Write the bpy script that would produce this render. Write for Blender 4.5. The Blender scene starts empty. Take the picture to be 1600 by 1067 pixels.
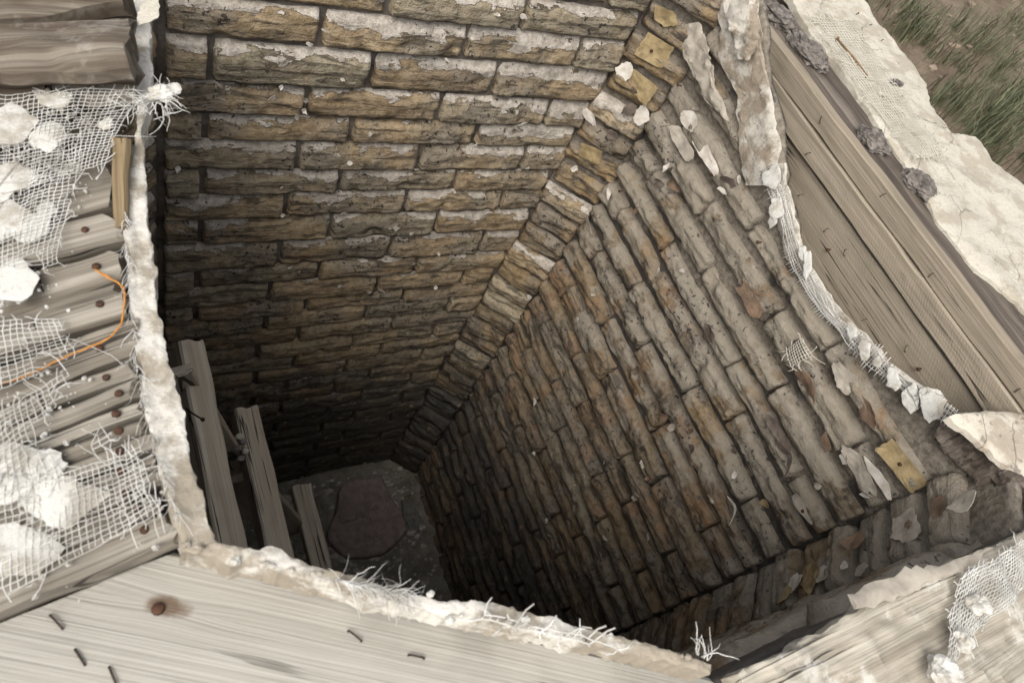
import bpy, bmesh, math, random
from mathutils import Vector, Matrix, noise as mnoise

# ---------------------------------------------------------------- camera / world / light
S = 1.1                                   # metres per unit of the reconstruction (eye -> back wall = 1 unit)
GROUND_Z = -1.05                          # ground, in units below the eye
EYE = Vector((0, 0, -GROUND_Z * S))
scene = bpy.context.scene
C = scene.collection

F = 1137.97                               # focal length in photo pixels (1600 wide)
CX, CY = 800.0, 533.5
vx = Vector((2774 - CX, 265 - CY, F)).normalized()        # vanishing point of the back wall courses
vu = -Vector((253 - CX, 1335 - CY, F)).normalized()       # nadir
vy = vu.cross(vx).normalized()
vx = vy.cross(vu).normalized()

def ray(px, py):
    d = Vector((px - CX, py - CY, F))
    return Vector((vx.dot(d), vy.dot(d), vu.dot(d)))

cam_data = bpy.data.cameras.new('camera')
cam = bpy.data.objects.new('camera', cam_data)
C.objects.link(cam)
right = Vector((vx.x, vy.x, vu.x)); down = Vector((vx.y, vy.y, vu.y)); fwd = Vector((vx.z, vy.z, vu.z))
m = Matrix((right, -down, -fwd)).transposed().to_4x4()
m.translation = EYE
cam.matrix_world = m
cam_data.sensor_width = 36
cam_data.lens = F * 36 / 1600
cam_data.clip_start = 0.01
cam_data.clip_end = 500
cam_data.dof.use_dof = True
cam_data.dof.focus_distance = 1.55
cam_data.dof.aperture_fstop = 10
scene.camera = cam

SUN_EL, SUN_AZ = math.radians(49), math.radians(234)      # azimuth clockwise from +Y
world = bpy.data.worlds.new('World'); scene.world = world; world.use_nodes = True
wn = world.node_tree; wn.nodes.clear()
wo = wn.nodes.new('ShaderNodeOutputWorld'); wb = wn.nodes.new('ShaderNodeBackground')
sky = wn.nodes.new('ShaderNodeTexSky'); sky.sky_type = 'NISHITA'; sky.sun_disc = False
sky.sun_elevation = SUN_EL; sky.sun_rotation = SUN_AZ
sky.air_density = 1.0; sky.dust_density = 4.0; sky.ozone_density = 1.0
hs = wn.nodes.new('ShaderNodeHueSaturation'); hs.inputs['Saturation'].default_value = 0.22   # cloud cover: a grey sky
wn.links.new(sky.outputs[0], hs.inputs['Color']); wn.links.new(hs.outputs[0], wb.inputs[0])
wb.inputs[1].default_value = 0.15
wn.links.new(wb.outputs[0], wo.inputs[0])
sun_d = bpy.data.lights.new('sun', 'SUN'); sun_d.energy = 1.4; sun_d.angle = math.radians(38); sun_d.color = (1, 0.95, 0.87)
sun = bpy.data.objects.new('sun', sun_d); C.objects.link(sun)
sd = Vector((math.sin(SUN_AZ) * math.cos(SUN_EL), math.cos(SUN_AZ) * math.cos(SUN_EL), math.sin(SUN_EL)))
sun.rotation_euler = sd.to_track_quat('Z', 'Y').to_euler()
sun.location = (0, 0, 6)
scene.view_settings.view_transform = 'Standard'
scene.view_settings.look = 'None'
scene.view_settings.gamma = 1
scene.view_settings.exposure = 0.72
scene.cycles.max_bounces = 6
scene.cycles.diffuse_bounces = 4

# ---------------------------------------------------------------- helpers
def W(x, y, z):                           # units relative to the eye -> metres
    return Vector((x * S, y * S, z * S)) + EYE
def on_z(px, py, z):
    d = ray(px, py); d *= z / d.z; return W(*d)
def on_x(px, py, x):
    d = ray(px, py); d *= x / d.x; return W(*d)
def on_y(px, py, y):
    d = ray(px, py); d *= y / d.y; return W(*d)
def on_plane(px, py, p, n):               # p a world point, n its normal
    d = ray(px, py); t = (p - EYE).dot(n) / d.dot(n); return EYE + d * t
def nz(p, s=1.0, o=3):
    return mnoise.fractal(Vector(p) * s, 1.0, 2.0, o)
def n1(p, s=1.0):
    return mnoise.noise(Vector(p) * s)

def link(name, me, mats=None, parent=None, matrix=None, **props):
    o = bpy.data.objects.new(name, me); C.objects.link(o)
    if mats is not None:
        for mm in (mats if isinstance(mats, (list, tuple)) else [mats]): me.materials.append(mm)
    if matrix is not None: o.matrix_world = matrix
    if parent is not None:
        o.parent = parent
        o.matrix_parent_inverse = parent.matrix_world.inverted()
    for k, v in props.items(): o[k] = v
    return o
def mesh(name, verts, faces, smooth=True, mi=None):
    me = bpy.data.meshes.new(name)
    me.from_pydata([tuple(v) for v in verts], [], faces)
    if mi:
        me.polygons.foreach_set('material_index', mi)
    if smooth: me.polygons.foreach_set('use_smooth', [True] * len(me.polygons))
    me.update()
    return me
def thing(name, label, cat, loc, group=None):
    o = bpy.data.objects.new(name, None); C.objects.link(o)
    o.empty_display_size = 0.05
    o.matrix_world = Matrix.Translation(loc)
    o['label'] = label; o['category'] = cat
    if group: o['group'] = group
    return o
def tag(o, label, cat, group=None):
    o['label'] = label; o['category'] = cat
    if group: o['group'] = group
    return o
def frame(origin, x, z):
    x = x.normalized(); y = z.cross(x).normalized(); z2 = x.cross(y)
    mt = Matrix((x, y, z2)).transposed().to_4x4(); mt.translation = origin
    return mt

# ---------------------------------------------------------------- shader helpers
class NT:
    def __init__(s, name):
        s.m = bpy.data.materials.new(name); s.m.use_nodes = True
        s.t = s.m.node_tree; s.t.nodes.clear()
        s.out = s.t.nodes.new('ShaderNodeOutputMaterial')
        s.b = s.t.nodes.new('ShaderNodeBsdfPrincipled')
        s.t.links.new(s.b.outputs[0], s.out.inputs[0])
        s.b.inputs['Specular IOR Level'].default_value = 0.25
    def _set(s, sock, v):
        if hasattr(v, 'is_linked') or isinstance(v, bpy.types.NodeSocket): s.t.links.new(v, sock)
        else:
            if isinstance(v, (tuple, list)) and len(v) == 3 and sock.type == 'RGBA': v = (*v, 1)
            sock.default_value = v
    def pos(s): return s.t.nodes.new('ShaderNodeNewGeometry').outputs['Position']
    def normal(s): return s.t.nodes.new('ShaderNodeNewGeometry').outputs['Normal']
    def obj(s): return s.t.nodes.new('ShaderNodeTexCoord').outputs['Object']
    def rand(s): return s.t.nodes.new('ShaderNodeObjectInfo').outputs['Random']
    def sep(s, v):
        n = s.t.nodes.new('ShaderNodeSeparateXYZ'); s._set(n.inputs[0], v); return n.outputs
    def vmul(s, v, k):
        n = s.t.nodes.new('ShaderNodeVectorMath'); n.operation = 'MULTIPLY'; s._set(n.inputs[0], v); s._set(n.inputs[1], k); return n.outputs[0]
    def vadd(s, v, k):
        n = s.t.nodes.new('ShaderNodeVectorMath'); n.operation = 'ADD'; s._set(n.inputs[0], v); s._set(n.inputs[1], k); return n.outputs[0]
    def op(s, o, a, b=0.0, c=None, clamp=False):
        n = s.t.nodes.new('ShaderNodeMath'); n.operation = o; n.use_clamp = clamp
        s._set(n.inputs[0], a); s._set(n.inputs[1], b)
        if c is not None: s._set(n.inputs[2], c)
        return n.outputs[0]
    def noise(s, v, scale, detail=5, rough=0.6, dist=0.0):
        n = s.t.nodes.new('ShaderNodeTexNoise'); s._set(n.inputs['Vector'], v)
        n.inputs['Scale'].default_value = scale; n.inputs['Detail'].default_value = detail
        n.inputs['Roughness'].default_value = rough; n.inputs['Distortion'].default_value = dist
        return n.outputs[0]
    def vor(s, v, scale, feature='DISTANCE_TO_EDGE', rnd=1.0):
        n = s.t.nodes.new('ShaderNodeTexVoronoi'); n.feature = feature; s._set(n.inputs['Vector'], v)
        n.inputs['Scale'].default_value = scale; n.inputs['Randomness'].default_value = rnd
        return n.outputs['Distance']
    def step(s, v, lo, hi):                # linear ramp lo..hi -> 0..1
        n = s.t.nodes.new('ShaderNodeMapRange'); n.interpolation_type = 'SMOOTHSTEP'; s._set(n.inputs[0], v)
        n.inputs[1].default_value = lo; n.inputs[2].default_value = hi
        return n.outputs[0]
    def ramp(s, f, stops):
        n = s.t.nodes.new('ShaderNodeValToRGB'); s._set(n.inputs[0], f)
        e = n.color_ramp.elements
        while len(e) < len(stops): e.new(0.5)
        for i, (p, c) in enumerate(stops): e[i].position = p; e[i].color = (*c, 1)
        return n.outputs[0]
    def mix(s, f, a, b, mode='MIX'):
        n = s.t.nodes.new('ShaderNodeMix'); n.data_type = 'RGBA'; n.blend_type = mode
        s._set(n.inputs[0], f); s._set(n.inputs[6], a); s._set(n.inputs[7], b)
        return n.outputs[2]
    def bump(s, h, strength, dist, nrm=None):
        n = s.t.nodes.new('ShaderNodeBump'); n.inputs['Strength'].default_value = strength
        n.inputs['Distance'].default_value = dist; s._set(n.inputs['Height'], h)
        if nrm is not None: s._set(n.inputs['Normal'], nrm)
        return n.outputs[0]
    def done(s, col, rough=0.85, nrm=None):
        s._set(s.b.inputs['Base Color'], col); s._set(s.b.inputs['Roughness'], rough)
        if nrm is not None: s._set(s.b.inputs['Normal'], nrm)
        return s.m

ZT = lambda z: EYE.z + z * S              # unit height -> metres

def brick_mat(name, tones, white=0.0, cement=0.0, streak=0.5, rust=0.3, tar_shade=True, tar_shade_lo=-9.0):
    n = NT(name)
    p = n.pos(); o = n.obj(); r = n.rand()
    off = n.op('MULTIPLY', r, 91.7)
    lo = n.vadd(o, off)
    pz = n.sep(p)[2]; oz = n.sep(o)[2]
    base = n.ramp(r, [(i / (len(tones) - 1), t) for i, t in enumerate(tones)])
    big = n.noise(p, 7, 3, 0.65)
    base = n.mix(n.step(big, 0.42, 0.66), base, tuple(0.62 * a + 0.05 for a in tones[len(tones) // 2]))
    mot = n.noise(lo, 55, 4, 0.75)
    base = n.mix(n.op('MULTIPLY', n.step(mot, 0.4, 0.66), 0.65), base, (0.42, 0.36, 0.27), 'MULTIPLY')
    # rusty pigment where the top coat has worn off
    rs = n.op('MULTIPLY', n.step(n.noise(n.vadd(p, (7, 3, 1)), 9, 4, 0.7), 0.53, 0.6), rust)
    base = n.mix(rs, base, (0.27, 0.15, 0.078))
    # long dark striations along the brick
    stv = n.vmul(lo, (9, 34, 58))
    st = n.noise(stv, 1.0, 4, 0.66, 0.8)
    dk = n.op('MULTIPLY', n.step(st, 0.52, 0.62), streak)
    base = n.mix(dk, base, (0.04, 0.033, 0.026))
    # cement wash, thick near the top
    hgt = n.step(pz, ZT(-1.5), ZT(-0.85))
    cm = n.op('ADD', n.noise(n.vadd(p, (2, 9, 4)), 7, 4, 0.72), n.op('MULTIPLY', hgt, 0.24 * cement))
    cmask = n.op('MULTIPLY', n.step(cm, 0.62, 0.70), min(0.85, cement * 1.5), clamp=True)
    ccol = n.mix(mot, (0.13, 0.112, 0.087), (0.32, 0.283, 0.227))
    base = n.mix(cmask, base, ccol)
    # white primer showing along the upper arris
    wz = n.op('MULTIPLY', oz, 17.0)
    wn_ = n.noise(n.vmul(lo, (14, 30, 34)), 1.0, 5, 0.68)
    patch = n.noise(n.vadd(p, (5, 5, 5)), 6.5, 2, 0.6)
    hw = n.step(pz, ZT(-1.75), ZT(-0.85))
    ws = n.op('ADD', n.op('ADD', wz, n.op('MULTIPLY', n.op('SUBTRACT', wn_, 0.5), 1.5)), n.op('MULTIPLY', n.op('SUBTRACT', patch, 0.5), 1.6))
    ws = n.op('ADD', ws, n.op('MULTIPLY', hw, 0.46))
    wm = n.op('MULTIPLY', n.step(ws, 0.76, 0.79), white, clamp=True)
    wcol = n.mix(n.step(mot, 0.3, 0.7), (0.26, 0.225, 0.185), (0.49, 0.445, 0.385))
    base = n.mix(wm, base, wcol)
    rim = n.op('MULTIPLY', n.step(ws, 0.70, 0.77), n.op('SUBTRACT', 1.0, wm))
    base = n.mix(n.op('MULTIPLY', rim, 0.55 * min(1, white)), base, (0.10, 0.075, 0.05))
    # pits and soot spots
    pv = n.noise(p, 95, 2, 0.55)
    pm = n.op('MULTIPLY', n.step(pv, 0.60, 0.66), n.step(big, 0.42, 0.6))
    base = n.mix(n.op('MULTIPLY', pm, 0.9), base, (0.025, 0.022, 0.02))
    # crackle of the paint film
    h = n.op('ADD', n.op('MULTIPLY', st, 0.5), n.op('MULTIPLY', mot, 0.5))
    h = n.op('ADD', h, n.op('MULTIPLY', wm, 0.35))
    h = n.op('ADD', h, n.op('MULTIPLY', n.noise(p, 330, 1, 0.7), 0.16))
    # tar low in the shaft; its wide blotchy fade also paints in darkening with depth
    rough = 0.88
    if tar_shade:
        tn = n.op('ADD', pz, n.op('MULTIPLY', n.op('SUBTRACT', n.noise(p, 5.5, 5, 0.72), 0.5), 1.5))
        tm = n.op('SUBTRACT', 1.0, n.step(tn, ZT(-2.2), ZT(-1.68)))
        if tar_shade_lo > -5: tm = n.op('MULTIPLY', tm, n.op('ADD', 0.25, n.op('MULTIPLY', 0.75, n.step(tn, ZT(tar_shade_lo) - 0.12, ZT(tar_shade_lo) + 0.10))))
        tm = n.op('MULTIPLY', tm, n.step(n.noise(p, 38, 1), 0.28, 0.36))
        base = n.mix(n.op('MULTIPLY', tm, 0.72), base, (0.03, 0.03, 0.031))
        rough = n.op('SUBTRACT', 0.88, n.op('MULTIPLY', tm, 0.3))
    nr = n.bump(h, 0.95, 0.010)
    return n.done(base, rough, nr)

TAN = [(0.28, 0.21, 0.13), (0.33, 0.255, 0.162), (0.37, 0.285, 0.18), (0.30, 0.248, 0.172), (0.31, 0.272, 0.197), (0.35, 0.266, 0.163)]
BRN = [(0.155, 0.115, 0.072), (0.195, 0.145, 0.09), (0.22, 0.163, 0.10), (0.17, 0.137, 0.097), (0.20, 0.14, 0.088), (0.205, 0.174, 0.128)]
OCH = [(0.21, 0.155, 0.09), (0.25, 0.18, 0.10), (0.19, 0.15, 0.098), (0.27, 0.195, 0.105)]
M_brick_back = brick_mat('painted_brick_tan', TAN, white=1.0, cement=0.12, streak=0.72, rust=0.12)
M_brick_right = brick_mat('painted_brick_brown', BRN, white=0.12, cement=1.0, streak=0.85, rust=0.32, tar_shade_lo=-2.36)
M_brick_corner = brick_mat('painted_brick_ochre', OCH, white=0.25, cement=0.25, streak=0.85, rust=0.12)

def mortar_mat():
    n = NT('dark_mortar')
    p = n.pos(); pz = n.sep(p)[2]; px = n.sep(p)[0]
    a = n.noise(p, 14, 4, 0.65); b = n.noise(p, 90, 3, 0.7)
    col = n.ramp(a, [(0.25, (0.030, 0.026, 0.024)), (0.5, (0.052, 0.046, 0.041)), (0.75, (0.095, 0.082, 0.07))])
    col = n.mix(n.op('MULTIPLY', n.step(b, 0.4, 0.7), 0.4), col, (0.11, 0.095, 0.08))
    py_ = n.sep(p)[1]
    col = n.mix(n.op('MULTIPLY', n.op('MULTIPLY', n.step(py_, 0.96 * S, 0.995 * S), n.step(a, 0.3, 0.62)), 0.8), col, (0.19, 0.16, 0.13))
    wash = n.op('ADD', n.noise(n.vadd(p, (2, 9, 4)), 7, 4, 0.72), n.op('MULTIPLY', n.op('MULTIPLY', n.step(pz, ZT(-1.25), ZT(-0.75)), n.step(px, 0.9 * S, 1.03 * S)), 0.30))
    col = n.mix(n.op('MULTIPLY', n.step(wash, 0.64, 0.74), 0.75), col, n.mix(n.step(b, 0.35, 0.68), (0.27, 0.235, 0.185), (0.12, 0.10, 0.078)))
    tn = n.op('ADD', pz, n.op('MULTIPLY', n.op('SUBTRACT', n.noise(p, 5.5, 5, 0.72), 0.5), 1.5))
    tm = n.op('SUBTRACT', 1.0, n.step(tn, ZT(-2.2), ZT(-1.68)))  # tar plus painted-in darkening with depth, matching the bricks
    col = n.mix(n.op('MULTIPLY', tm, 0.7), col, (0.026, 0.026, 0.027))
    nr = n.bump(n.op('ADD', a, n.op('MULTIPLY', b, 0.4)), 0.6, 0.01)
    return n.done(col, 0.88, nr)
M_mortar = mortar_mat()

def wood_mat(name, dark, mid, light, grain=1.0, stain=0.3, knot=None, saw=0.0, chalk=0.0, fine=False):
    n = NT(name)
    o = n.obj(); r = n.rand(); lo = n.vadd(o, n.op('MULTIPLY', r, 37.0))
    if knot:                              # a knot at (x, y) in the board's own plane bends the grain round it
        d = n.vadd(o, (-knot[0], -knot[1], 0))
        s_ = n.sep(d)
        rr = n.op('SQRT', n.op('ADD', n.op('POWER', s_[0], 2.0), n.op('MULTIPLY', n.op('POWER', s_[1], 2.0), 4.0)))
        w = n.op('MULTIPLY', n.op('SUBTRACT', 1.0, n.step(rr, 0.0, 0.06)), 0.003)
        cm = n.t.nodes.new('ShaderNodeCombineXYZ'); n._set(cm.inputs[1], n.op('MULTIPLY', w, n.op('SIGN', s_[1])))
        lo = n.vadd(lo, cm.outputs[0])
    g1 = n.noise(n.vmul(lo, (0.45, 240, 16) if fine else (1.7, 62, 26)), 1.0, 4, 0.62, 0.0 if fine else 0.5)
    g2 = n.noise(n.vmul(lo, (5, 420, 60)), 1.0, 2, 0.6)
    g3 = n.noise(lo, 7, 3, 0.6)
    col = n.ramp(g1, [(0.3, dark), (0.5, mid), (0.68, light)])
    col = n.mix(n.op('MULTIPLY', n.step(g2, 0.45, 0.68), 0.5 * grain), col, tuple(0.45 * c for c in mid))
    col = n.mix(n.op('MULTIPLY', n.step(g3, 0.5, 0.72), stain), col, tuple(0.4 * c for c in dark))
    ck = n.noise(n.vmul(lo, (1.1, 42, 8)), 1.0, 3, 0.5, 0.3)
    ckm = n.op('SUBTRACT', 1.0, n.step(n.op('ABSOLUTE', n.op('SUBTRACT', ck, 0.56)), 0.003, 0.012))
    ckm = n.op('MULTIPLY', ckm, n.step(n.noise(lo, 4.3, 2), 0.46, 0.56))
    col = n.mix(n.op('MULTIPLY', ckm, 0.85), col, (0.02, 0.016, 0.012))
    h = n.op('SUBTRACT', n.op('ADD', n.op('MULTIPLY', g1, 0.6), n.op('MULTIPLY', g2, 0.5)), n.op('MULTIPLY', ckm, 1.0))
    if saw:
        wv = n.t.nodes.new('ShaderNodeTexWave'); wv.wave_type = 'BANDS'; wv.bands_direction = 'X'
        wv.inputs['Scale'].default_value = 46; wv.inputs['Distortion'].default_value = 9; wv.inputs['Detail'].default_value = 4; wv.inputs['Detail Scale'].default_value = 0.6; wv.inputs['Detail Roughness'].default_value = 0.7
        s_ = n.sep(lo); cx_ = n.t.nodes.new('ShaderNodeCombineXYZ')
        n._set(cx_.inputs[0], n.op('ADD', n.op('MULTIPLY', s_[0], 1.0), n.op('MULTIPLY', n.op('ADD', s_[2], s_[1]), 0.8))); n._set(cx_.inputs[1], s_[1]); n._set(cx_.inputs[2], s_[2])
        n._set(wv.inputs['Vector'], cx_.outputs[0])
        h = n.op('ADD', h, n.op('MULTIPLY', wv.outputs[0], saw))
        col = n.mix(n.op('MULTIPLY', n.op('SUBTRACT', 1.0, wv.outputs[0]), 0.30 * saw), col, tuple(0.5 * c for c in dark))
    if chalk:
        cmk = n.step(n.noise(n.pos(), 13, 7, 0.7), 0.55, 0.64)
        col = n.mix(n.op('MULTIPLY', cmk, chalk), col, (0.62, 0.6, 0.55))
    if knot:
        km = n.op('SUBTRACT', 1.0, n.step(n.op('ADD', rr, n.op('MULTIPLY', n.op('SUBTRACT', n.noise(o, 60, 3), 0.5), 0.016)), 0.009, 0.02))
        col = n.mix(n.op('MULTIPLY', km, 0.8), col, (0.09, 0.045, 0.018))
    nr = n.bump(h, 0.6, 0.0035)
    return n.done(col, 0.8, nr)
M_wood_grey = wood_mat('weathered_grey_wood', (0.09, 0.074, 0.055), (0.20, 0.175, 0.14), (0.34, 0.31, 0.26), stain=0.5)
M_wood_brown = wood_mat('brown_sawn_wood', (0.205, 0.17, 0.124), (0.24, 0.20, 0.148), (0.27, 0.227, 0.172), grain=0.8, stain=0.2)
M_wood_saw = wood_mat('rough_sawn_wood', (0.225, 0.186, 0.137), (0.265, 0.222, 0.166), (0.30, 0.254, 0.194), grain=0.8, stain=0.2, saw=0.10)
M_wood_dark = wood_mat('dark_weathered_wood', (0.052, 0.042, 0.034), (0.11, 0.088, 0.07), (0.20, 0.17, 0.14), stain=0.4)
M_wood_beam = wood_mat('grey_brown_timber', (0.36, 0.30, 0.228), (0.47, 0.405, 0.318), (0.56, 0.495, 0.40), grain=0.7, stain=0.25)
M_wood_block = wood_mat('stained_block_wood', (0.045, 0.031, 0.021), (0.105, 0.083, 0.061), (0.22, 0.193, 0.155), stain=0.9, chalk=0.12)

def plaster_mat(name, white, dirt, amount, fibre=0.3, spot=0.0):
    n = NT(name)
    p = n.pos()
    a = n.noise(p, 16, 5, 0.68); b = n.noise(p, 70, 4, 0.75); c = n.noise(n.vadd(p, (4, 1, 7)), 5, 2, 0.6)
    col = n.mix(n.op('MULTIPLY', n.step(n.op('ADD', a, n.op('MULTIPLY', n.op('SUBTRACT', c, 0.5), 0.5)), 0.60 - 0.25 * amount, 0.72 - 0.2 * amount), 0.9), white, dirt)
    col = n.mix(n.op('MULTIPLY', n.step(b, 0.5, 0.72), 0.5), col, tuple(0.72 * x for x in dirt))
    if spot:
        col = n.mix(n.op('MULTIPLY', n.step(n.noise(p, 70, 3), 0.60, 0.66), spot), col, (0.12, 0.105, 0.095))
    cr = n.vor(n.vadd(p, n.vmul(n.noise(p, 22, 4), (0.06, 0.06, 0.06))), 9)
    crm = n.op('MULTIPLY', n.op('SUBTRACT', 1.0, n.step(cr, 0.0, 0.018)), n.step(n.noise(p, 4, 2), 0.46, 0.6))
    col = n.mix(n.op('MULTIPLY', crm, 0.7), col, (0.09, 0.075, 0.06))
    fb = n.noise(n.vmul(p, (40, 130, 90)), 1.0, 4, 0.6, 2.5)
    h = n.op('ADD', n.op('ADD', n.op('MULTIPLY', a, 0.8), n.op('MULTIPLY', b, 0.5)), n.op('MULTIPLY', fb, fibre))
    nr = n.bump(h, 0.6, 0.006)
    return n.done(col, 0.9, nr)
M_plaster = plaster_mat('white_plaster', (0.52, 0.505, 0.465), (0.33, 0.30, 0.25), 0.5)
M_plaster_rim = plaster_mat('dirty_rim_plaster', (0.56, 0.53, 0.475), (0.25, 0.212, 0.158), 0.75)
M_plaster_cream = plaster_mat('cream_plaster', (0.47, 0.435, 0.365), (0.35, 0.31, 0.245), 0.45, fibre=0.6)
M_plaster_rag = plaster_mat('pale_ragged_skin', (0.50, 0.465, 0.405), (0.25, 0.20, 0.145), 0.55, fibre=0.8, spot=0.2)
M_plaster_skin = plaster_mat('grey_beige_skin', (0.40, 0.345, 0.265), (0.25, 0.205, 0.15), 0.5, fibre=0.5, spot=0.35)
M_plaster_spot = plaster_mat('spotted_ledge_plaster', (0.48, 0.435, 0.36), (0.34, 0.29, 0.225), 0.4, spot=0.55)

def simple(name, c1, c2, scale=30, rough=0.8, bump=0.3, bd=0.003):
    n = NT(name); p = n.pos()
    a = n.noise(p, scale, 6, 0.65)
    return n.done(n.mix(n.step(a, 0.3, 0.7), c1, c2), rough, n.bump(a, bump, bd))
M_net = simple('white_glass_fibre', (0.38, 0.36, 0.32), (0.62, 0.61, 0.58), 25, 0.6, 0.0)
M_net_old = simple('yellowed_glass_fibre', (0.40, 0.365, 0.30), (0.54, 0.51, 0.44), 40, 0.7, 0.0)
M_rust = simple('rusted_iron', (0.03, 0.018, 0.013), (0.085, 0.038, 0.02), 160, 0.75, 0.4, 0.001)
M_rust_dark = simple('dark_rusted_iron', (0.022, 0.017, 0.015), (0.06, 0.036, 0.024), 160, 0.7, 0.4, 0.001)
M_rust_nail = simple('bright_rusted_iron', (0.10, 0.062, 0.034), (0.22, 0.135, 0.07), 160, 0.75, 0.4, 0.001)
M_string = simple('orange_twine', (0.36, 0.15, 0.03), (0.48, 0.22, 0.06), 300, 0.7, 0.3, 0.0006)
M_flake_w = simple('pale_paint_flake', (0.42, 0.37, 0.31), (0.60, 0.56, 0.50), 40, 0.75)
M_flake_g = simple('grey_paint_flake', (0.24, 0.21, 0.175), (0.38, 0.34, 0.28), 35, 0.75)
M_flake_b = simple('brown_paint_flake', (0.11, 0.078, 0.055), (0.22, 0.145, 0.095), 30, 0.75)
M_flake_o = simple('ochre_bare_foam', (0.17, 0.125, 0.065), (0.34, 0.26, 0.14), 40, 0.8)
M_flake_p = simple('dark_paint_flake', (0.07, 0.055, 0.046), (0.16, 0.125, 0.10), 30, 0.75)
M_stone = simple('purple_sandstone', (0.21, 0.16, 0.146), (0.34, 0.262, 0.238), 34, 0.9, 0.6, 0.006)
M_stone_grey = simple('grey_stone', (0.15, 0.14, 0.13), (0.24, 0.225, 0.205), 26, 0.9, 0.6, 0.006)
M_bark = simple('grey_bark', (0.05, 0.043, 0.038), (0.22, 0.195, 0.172), 55, 0.9, 0.9, 0.008)
M_chip = simple('pale_plaster_chip', (0.34, 0.30, 0.25), (0.58, 0.54, 0.47), 40, 0.9)
def dirt_mat(name, a, b, c, sc):
    n = NT(name); p = n.pos()
    x = n.noise(p, sc, 8, 0.7); y = n.noise(p, sc * 9, 5, 0.7)
    col = n.ramp(x, [(0.3, a), (0.5, b), (0.72, c)])
    col = n.mix(n.op('MULTIPLY', n.step(y, 0.5, 0.75), 0.5), col, tuple(0.5 * k for k in a))
    return n.done(col, 0.95, n.bump(n.op('ADD', x, n.op('MULTIPLY', y, 0.5)), 0.8, 0.02))
M_soil = dirt_mat('brown_soil', (0.085, 0.062, 0.043), (0.145, 0.108, 0.077), (0.23, 0.178, 0.132), 6)
M_floor = dirt_mat('shaft_dirt', (0.17, 0.15, 0.12), (0.29, 0.26, 0.21), (0.42, 0.385, 0.325), 14)
def grass_mat():
    n = NT('grass_blades'); a = n.noise(n.pos(), 14, 4, 0.7)
    return n.done(n.ramp(a, [(0.3, (0.055, 0.062, 0.034)), (0.5, (0.09, 0.10, 0.055)), (0.7, (0.20, 0.175, 0.105))]), 0.7)
M_grass = grass_mat()

# ---------------------------------------------------------------- geometry builders
def brick_mesh(hw, hh, d, seed, rt=0.014, rb=0.005, rs=0.006, rough=1.0, nxs=None, nzs=14):
    """One sculpted brick: local X along the course, Y out of the wall, Z up; rounded, chipped and uneven."""
    nx = nxs or max(10, int(hw * 2 / 0.0056)); nzn = nzs
    sv = Vector((seed * 3.1, seed * 1.7, seed * 0.9))
    V, Fc = [], []
    tilt = random.uniform(-0.004, 0.004); bow = random.uniform(-0.002, 0.002); sk = random.uniform(-0.02, 0.02)
    for j in range(nzn + 1):
        v = j / nzn * 2 - 1
        for i in range(nx + 1):
            u = i / nx * 2 - 1
            x = u * hw; z = v * hh
            q = sv + Vector((x, 0, z))
            e = min((hw - abs(x)) / rs, (hh - z) / rt, (z + hh) / rb)
            prof = 1 - math.exp(-1.6 * max(e, 0) ** 1.25)
            lump = nz(q, 9, 3) * 0.0032 + nz(q + Vector((9, 0, 0)), 40, 3) * 0.0020
            ridg = nz(Vector((q.x * 14, 3, q.z * 85)), 1, 3) * 0.0032
            chip = max(0, nz(q + Vector((0, 5, 0)), 17, 2) - 0.30) * 0.026
            fl = nz(q + Vector((2, 8, 0)), 16, 4); fl = min(1, max(0, (fl - 0.06) / 0.05)); chip += fl * 0.0030
            y = d * prof + (lump + ridg) * rough * (0.3 + prof) - chip * rough * prof + tilt * v * prof
            if e <= 1e-6: y = -0.016
            wob = nz(q + Vector((3, 3, 0)), 24, 3) * 0.0026
            wob2 = nz(q + Vector((7, 1, 0)), 30, 3) * 0.0026
            V.append((x + wob2 * abs(u) ** 2, y, z + wob * abs(v) + bow * (u * u - 0.4) + sk * x * 0.3))
    for j in range(nzn):
        for i in range(nx):
            a = j * (nx + 1) + i
            Fc.append((a, a + nx + 1, a + nx + 2, a + 1))
    return mesh('brick', V, Fc)

def board_mesh(L, w, t, seed, bev=0.003, wav=0.003, nx=26, ragged=0.004, taper=0.0, cross=6):
    """A sawn board: X along its length (centred), Y width, Z thickness, worn edges and uneven ends."""
    prof = []
    hy, hz = w / 2, t / 2
    for k in range(cross + 1): prof.append((-hy + bev + (w - 2 * bev) * k / cross, hz))
    prof.append((hy, hz - bev)); prof.append((hy, 0)); prof.append((hy, -hz + bev))
    for k in range(cross + 1): prof.append((hy - bev - (w - 2 * bev) * k / cross, -hz))
    prof.append((-hy, -hz + bev)); prof.append((-hy, 0)); prof.append((-hy, hz - bev))
    m_ = len(prof); V, Fc = [], []
    sv = Vector((seed * 2.3, seed * 5.1, seed))
    for i in range(nx + 1):
        x0 = -L / 2 + L * i / nx
        for (y, z) in prof:
            q = sv + Vector((x0, y, z))
            x = x0
            if i in (0, nx): x += nz(q, 60, 2) * ragged * 2
            k = 1 - taper * (i / nx)
            dy = nz(sv + Vector((x0, 4 if y > 0 else -4, 0)), 7, 3) * wav
            dz = nz(sv + Vector((x0, y * 2, 9)), 9, 3) * wav * 0.6
            V.append((x, y * k + dy, z + dz))
    for i in range(nx):
        for k in range(m_):
            a = i * m_ + k; b = i * m_ + (k + 1) % m_
            Fc.append((a, b, b + m_, a + m_))
    Fc.append(tuple(range(m_ - 1, -1, -1))); Fc.append(tuple(nx * m_ + k for k in range(m_)))
    me = mesh('board', V, [tuple(reversed(f)) for f in Fc], smooth=False)
    return me

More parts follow.
